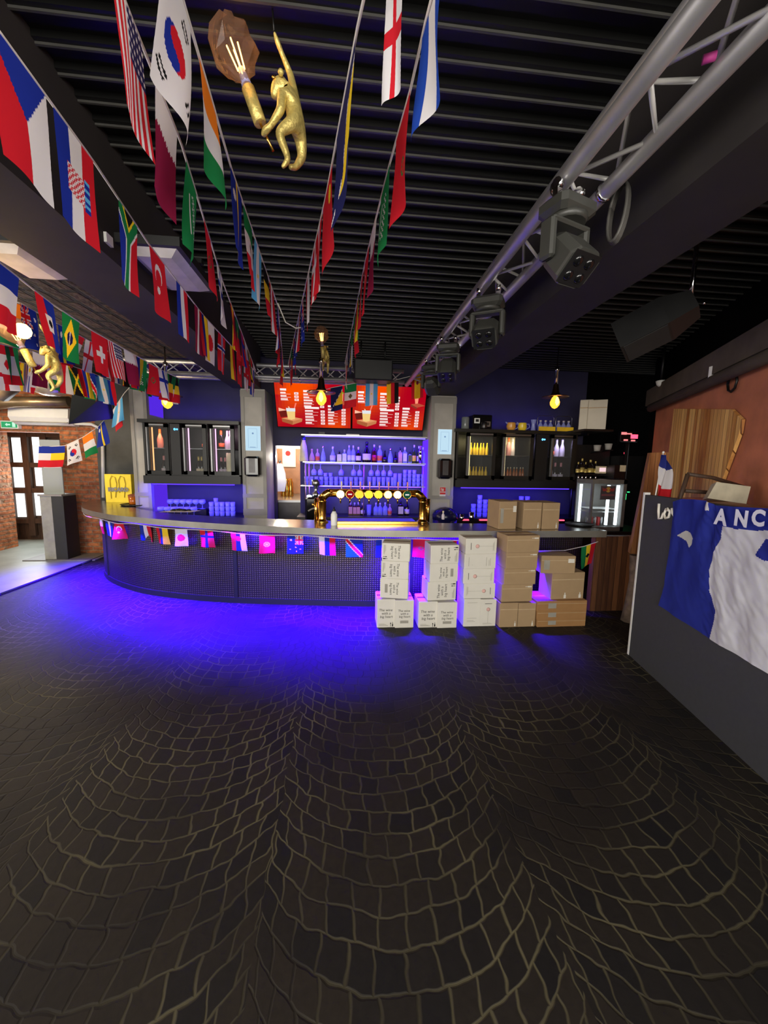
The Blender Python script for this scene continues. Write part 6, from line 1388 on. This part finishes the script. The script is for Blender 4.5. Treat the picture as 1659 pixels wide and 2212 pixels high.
FL = {'usa': (usa, 'star spangled red and white striped flag'), 'korea': (korea, 'white flag with a red and blue disc'), 'brazil': (brazil, 'green flag with a yellow diamond'), 'swiss': (swiss, 'red flag with a white cross'), 'turkey': (turkey, 'red flag with a white crescent and star'), 'south_africa': (safrica, 'green Y shaped multicolour flag'), 'croatia': (croatia, 'red white blue flag with a chequered shield'), 'czech': (czech, 'white and red flag with a blue wedge'), 'qatar': (qatar, 'maroon and white serrated flag'), 'haiti': (haiti, 'blue and red flag with a white square'), 'australia': (australia, 'blue starred flag with a union mark'), 'canada': (canada, 'red and white maple leaf flag'), 'uruguay': (uruguay, 'white and blue striped flag with a sun'), 'argentina': (argentina, 'light blue and white flag with a sun'), 'spain': (spain, 'red yellow red flag'), 'england': (england, 'white flag with a red cross'), 'saudi': (saudi, 'green flag with white script'), 'morocco': (morocco, 'red flag with a green star'), 'bosnia': (bosnia, 'dark blue flag with a yellow wedge and stars'), 'salvador': (salvador, 'blue white blue flag'), 'tunisia': (tunisia, 'red flag with a white disc'), 'nauru': (nauru, 'blue flag with a thin yellow stripe'), 'namibia': (namibia, 'blue flag with a red diagonal'), 'jamaica': (jamaica, 'green flag with a yellow saltire'), 'cameroon': (cameroon, 'green flag with a dark emblem'),
 'japan': (disc(WH, .5, .5, .3, RD), 'white flag with a red disc'), 'norway': (nordic(RD, WH, BL), 'red flag with a blue and white cross'), 'finland': (nordic(WH, BL), 'white flag with a blue cross'), 'denmark': (nordic(RD, WH), 'red flag with a white cross bar'), 'iceland': (nordic(RD, BL), 'red flag with a blue cross'),
 'netherlands': (hs(RD, WH, BL), 'red white blue striped flag'), 'france': (vs3(BL, WH, RD), 'blue white red flag'), 'ireland': (vs3(OR, WH, GR), 'orange white green flag'), 'mexico': (disc(vs3(GR, WH, RD), .5, .5, .13, S(96, 84, 50)), 'green white red flag with an emblem'), 'italy': (vs3(GR, WH, RD), 'green white red flag'), 'germany': (hs(BK, RD, YE), 'black red yellow flag'), 'belgium': (vs3(BK, YE, RD), 'black yellow red flag'), 'romania': (vs3(BL, YE, RD), 'blue yellow red flag'), 'poland': (hs(WH, RD), 'white and red flag'), 'malta': (vs3(WH, RD), 'white and red halved flag'), 'austria': (hs(RD, WH, RD), 'red white red flag'), 'latvia': (hs(MA, MA, WH, MA, MA), 'maroon flag'), 'colombia': (hs(YE, YE, BL, RD), 'yellow blue red flag'), 'china': (disc(RD, .2, .3, .14, YE), 'red flag with a yellow star'), 'portugal': (disc(vs3(GR, GR, RD, RD, RD), .4, .5, .2, YE), 'green and red flag'), 'senegal': (disc(vs3(GR, YE, RD), .5, .5, .1, GR), 'green yellow red flag'), 'ghana': (disc(hs(RD, YE, GR), .5, .5, .13, BK), 'red yellow green flag with a black star'), 'ecuador': (hs(YE, BL, RD), 'yellow blue red striped flag'), 'serbia': (hs(RD, BL, WH), 'red blue white flag'), 'honduras': (hs(BL, WH, BL), 'blue white blue striped flag'), 'costa': (hs(BL, WH, RD, RD, WH, BL), 'blue white red striped flag'), 'algeria': (disc(vs3(GR, WH), .5, .5, .16, RD), 'green and white flag with a red crescent'), 'slovakia': (disc(hs(WH, BL, RD), .3, .5, .2, RD), 'white blue red flag with a shield'), 'greenred': (hs(GR, YE, RD), 'green yellow red striped flag')}
POOL = list(FL)
class Line:
    def __init__(s, pts):
        s.p = [Vector(p) for p in pts]; s.L = [0]
        for a, b in zip(s.p[:-1], s.p[1:]): s.L.append(s.L[-1]+(b-a).length)
        s.n = s.L[-1]
    def at(s, t):
        t = max(0, min(s.n, t))
        for i in range(len(s.p)-1):
            if t <= s.L[i+1] or i == len(s.p)-2: return s.p[i]+(s.p[i+1]-s.p[i])*((t-s.L[i])/(s.L[i+1]-s.L[i]))
    def near(s, px, py):
        best = min((((proj(s.at(s.n*k/600))[0]-px)**2+(proj(s.at(s.n*k/600))[1]-py)**2), s.n*k/600) for k in range(601)); return best[1]
FN = [0]
def flag(parent, line, t, kind, w, h, near=False, flip=False, sway=.02, twist=0.0, ang=0.0):
    fn, lab = FL[kind]; A, B = line.at(t), line.at(t+w)
    d = (B-A); d.z = 0; d.normalize(); nrm = Vector((-d.y, d.x, 0))
    nu, nv = (60, 42) if near else (30, 20)
    rn = random.Random(FN[0]*7+3); FN[0] += 1
    ph, a1, a2 = rn.uniform(0, 6), rn.uniform(.4, 1)*sway, rn.uniform(-1, 1)*sway*1.4+math.sin(ang)*h
    mb = MB(); V = []
    for i in range(nu+1):
        u = i/nu
        for j in range(nv+1):
            q = j/nv; P = A+(B-A)*q
            tw = twist*u; c = (q-.5)*w
            P = P+d*(c*(math.cos(tw)-1))+nrm*(c*math.sin(tw))
            V.append(P+Vector((0, 0, -h*u*math.cos(ang)))+nrm*(a1*u*math.sin(q*5+ph+u*2)+a2*u)+d*(rn.uniform(-.0005, .0005)+.3*a1*u*math.sin(ph)))
    mb.v = V
    for i in range(nu):
        for j in range(nv):
            k = i*(nv+1)+j; mb.f.append([k, k+nv+1, k+nv+2, k+1]); mb.m.append(0); mb.sm.append(True)
            v = (j+.5)/nv; mb.c.append(fn((i+.5)/nu, v if flip else 1-v))
    o = mb.build('flag', M['flag_cloth'], parent); o['label'] = lab; return o
def bunting(label, pts, items, w=.205, h=.31, r=.0045, fill=None, near=1, flip=False, seed=1, sway=.02, n_fill=99, skip=()):
    L = Line(pts); t = thing('flag_bunting', label, 'bunting', L.at(L.n/2))
    mb = MB()
    for a, b in zip(L.p[:-1], L.p[1:]): pass
    dd = (L.p[-1]-L.p[0]).normalized()
    mb.tube([L.at(L.n*k/60) for k in range(61)], [r*1.0]*61, 5); mb.build('tape', M['tape_white'], t)
    rn = random.Random(seed); tt = 0; last = None
    for i, it in enumerate(items):
        px, py, kind = it[:3]; kw = it[3] if len(it) > 3 else {}
        s = L.near(px, py) if py is not None else px
        flag(t, L, s, kind, kw.pop('w', w), kw.pop('h', h), near=i < near, flip=kw.pop('flip', flip), sway=kw.pop('sway', sway), **kw); last = s
    if fill:
        s = last+fill; c = 0
        while s < L.n-w and c < n_fill:
            flag(t, L, s, rn.choice(POOL), w, h, False, flip, sway); s += fill; c += 1
    return t
def Z(px, py, z): return atZ(px, py, z)
# long lines over the floor
z1 = 2.83
bunting('bunting along the left beam, led by a white and red flag with blue wedge', [Z(-40, 15, z1), Z(0, 70, z1), Z(200, 345, z1-.02), Z(320, 525, z1-.01), Z(440, 682, z1), Z(560, 812, z1)],
  [(-28, 32, 'czech'), (118, 228, 'croatia'), (257, 428, 'south_africa'), (323, 526, 'turkey'), (381, 603, 'netherlands'), (421, 655, 'latvia'), (431, 668, 'colombia'), (445, 686, 'japan'), (471, 716, 'norway'), (496, 744, 'germany'), (510, 760, 'tunisia')], near=4, fill=.30, seed=4, sway=.012)
z2 = 2.93
bunting('bunting left of the near monkey lamp, led by a star spangled flag', [Z(205, -190, z2), Z(268, 0, z2), Z(390, 305, z2), Z(480, 605, z2), Z(552, 800, z2-.02)],
  [(236, -105, 'usa'), (340, 170, 'qatar'), (403, 345, 'saudi'), (440, 470, 'morocco'), (468, 562, 'finland', {'w': .25}), (497, 650, 'spain'), (508, 682, 'portugal')], near=3, fill=.31, seed=9, sway=.02)
z3 = 2.96
bunting('bunting beside the near monkey lamp, led by a white flag with disc', [Z(330, -230, z3), Z(395, 0, z3), Z(500, 365, z3), Z(600, 660, z3), Z(612, 790, z3-.05)],
  [(347, -160, 'korea'), (430, 120, 'ireland'), (498, 358, 'nauru'), (522, 440, 'mexico'), (547, 512, 'argentina'), (565, 562, 'belgium'), (578, 605, 'austria')], near=3, fill=.42, seed=12, sway=.02)
a = Z(600, 655, z3); mb = MB(); mb.tube([a, a+Vector((.05, .05, -.12)), a+Vector((.13, .05, -.16)), a+Vector((.2, .04, -.15))], .005, 5); tag(mb.build('loose_tape', M['tape_white']), 'loose white tape end hanging from a bunting line', 'tape')
bunting('bunting right of the near monkey lamp, led by a dark blue and yellow flag', [Z(806, -70, z3), Z(785, 0, z3), Z(772, 60, z3), Z(705, 420, z3), Z(655, 640, z3), Z(622, 790, z3)],
  [(771, 80, 'bosnia', {'w': .36, 'h': .33}), (720, 350, 'china', {'w': .3}), (695, 462, 'austria'), (686, 505, 'denmark'), (668, 585, 'poland'), (655, 640, 'australia'), (648, 670, 'netherlands')], near=2, fill=.36, seed=21, flip=True, sway=.015)
bunting('bunting nearest the truss, led by a blue white blue flag', [Z(985, -160, z3), Z(930, 0, z3), Z(885, 200, z3), Z(840, 360, z3), Z(790, 560, z3), Z(745, 785, z3)],
  [(960, -85, 'salvador', {'sway': .03, 'h': .27, 'w': .17}), (886, 192, 'morocco'), (842, 352, 'saudi'), (814, 465, 'qatar'), (797, 530, 'tunisia'), (786, 580, 'swiss'), (776, 630, 'greenred')], near=3, fill=.36, seed=30, flip=True, sway=.015)
bunting('short bunting end at the top edge with one white and red flag', [Z(915, -170, 3.05), Z(836, -46, 3.05)], [(874, -105, 'england')], near=1, flip=True, w=.2)
# left hall
za = 2.63
bunting('bunting under the left beam, led by a large blue white red flag', [Z(-70, 515, za), Z(0, 568, za), Z(110, 655, za), Z(200, 715, za), Z(350, 800, za), Z(388, 818, za)],
  [(-14, 556, 'france'), (74, 627, 'haiti', {'flip': True}), (133, 672, 'brazil', {'ang': .25}), (197, 712, 'swiss'), (229, 733, 'usa', {'ang': -.2}), (266, 754, 'qatar'), (285, 766, 'ecuador'), (293, 770, 'saudi'), (320, 785, 'morocco'), (340, 796, 'finland'), (353, 803, 'senegal'), (364, 808, 'belgium'), (374, 812, 'algeria')], near=4, w=.2, h=.275, sway=.03)
def Y3(*a): return [atY(x, y, yy) for x, y, yy in a]
bunting('bunting in the left hall, led by a blue starred flag by the glowing bulb', Y3((-30, 635, 3.1), (45, 655, 3.2), (115, 694, 3.7), (200, 740, 4.4), (270, 780, 5.2), (330, 812, 6.0)),
  [(-4, 645, 'ireland', {'ang': .3}), (42, 654, 'australia', {'flip': True}), (125, 698, 'nauru'), (158, 716, 'canada', {'ang': .3}), (185, 732, 'england', {'ang': .3}), (212, 748, 'netherlands'), (235, 760, 'costa'), (255, 772, 'germany')], w=.22, h=.31, sway=.03, fill=.34, seed=5)
bunting('bunting in the left hall, led by a green flag with a dark emblem', Y3((-20, 738, 3.6), (20, 748, 3.8), (70, 758, 4.3), (130, 782, 4.8), (200, 806, 5.4), (262, 832, 6.0)),
  [(-14, 739, 'canada'), (10, 745, 'cameroon'), (70, 758, 'qatar'), (101, 769, 'ireland'), (128, 780, 'poland'), (146, 788, 'jamaica'), (166, 795, 'ecuador'), (186, 802, 'namibia'), (205, 808, 'argentina'), (222, 815, 'serbia')], w=.24, h=.33, sway=.03, fill=.36, seed=6)
bunting('lowest bunting in the left hall, with a white and blue striped flag', Y3((-20, 772, 3.9), (45, 782, 4.2), (100, 800, 4.8), (165, 836, 5.6)),
  [(-12, 773, 'england'), (39, 781, 'spain', {'ang': .3}), (52, 784, 'uruguay', {'ang': .25}), (75, 790, 'canada', {'ang': .2})], w=.2, h=.28, sway=.03)
bunting('slack bunting before the brick wall at the left end', Y3((70, 963, 6.7), (100, 965, 6.7), (140, 963, 6.65), (180, 944, 6.6), (212, 922, 6.5), (245, 885, 6.2), (268, 850, 6.0), (290, 826, 5.9)),
  [(84, 964, 'france'), (112, 965, 'romania'), (144, 961, 'korea', {'twist': .3}), (178, 945, 'ireland', {'twist': .3}), (211, 921, 'nauru', {'twist': .4}), (243, 886, 'malta'), (250, 875, 'argentina', {'twist': .6})], w=.22, h=.33, sway=.03, near=0)
# along the bar and over the screens
edge = [p for p in outer if p.x > -4.05]; ln = [Vector((p.x, p.y+.03, ZT-.105-.01*math.sin(i*.9))) for i, p in enumerate(edge) if p.x < 1.9]
bunting('bunting hung under the bar edge, glowing pink and blue', ln, [(x, None, k) for x, k in ((0, 'australia'),)] if False else
  [(214, 1124, 'malta', {'w': .08}), (226, 1128, 'honduras'), (246, 1135, 'turkey', {'twist': .5}), (300, 1142, 'netherlands'), (336, 1144, 'colombia'), (378, 1147, 'japan'), (431, 1150, 'iceland'), (498, 1154, 'slovakia'), (561, 1159, 'tunisia'), (621, 1164, 'australia'), (687, 1168, 'serbia'), (746, 1170, 'namibia'), (812, 1172, 'honduras'), (893, 1172, 'morocco'), (950, 1172, 'swiss')], w=.19, h=.21, near=0, sway=.02)
bunting('slack bunting at the right end of the bar with one red yellow green flag', Y3((1085, 1166, 4.08), (1120, 1182, 4.1), (1165, 1190, 4.15), (1220, 1189, 4.2), (1262, 1180, 4.22), (1292, 1170, 4.22)), [(1256, 1181, 'ghana', {'twist': .3})], w=.19, h=.27, near=0)
bunting('slack bunting hung across the menu screens', Y3((690, 846, 5.9), (715, 838, 5.9), (765, 828, 5.88), (850, 822, 5.86), (925, 803, 5.8), (985, 784, 5.7)), [(714, 838, 'bosnia', {'ang': .3}), (744, 831, 'mexico'), (790, 826, 'argentina'), (835, 822, 'germany'), (889, 812, 'spain')], w=.18, h=.34, near=0, sway=.03)
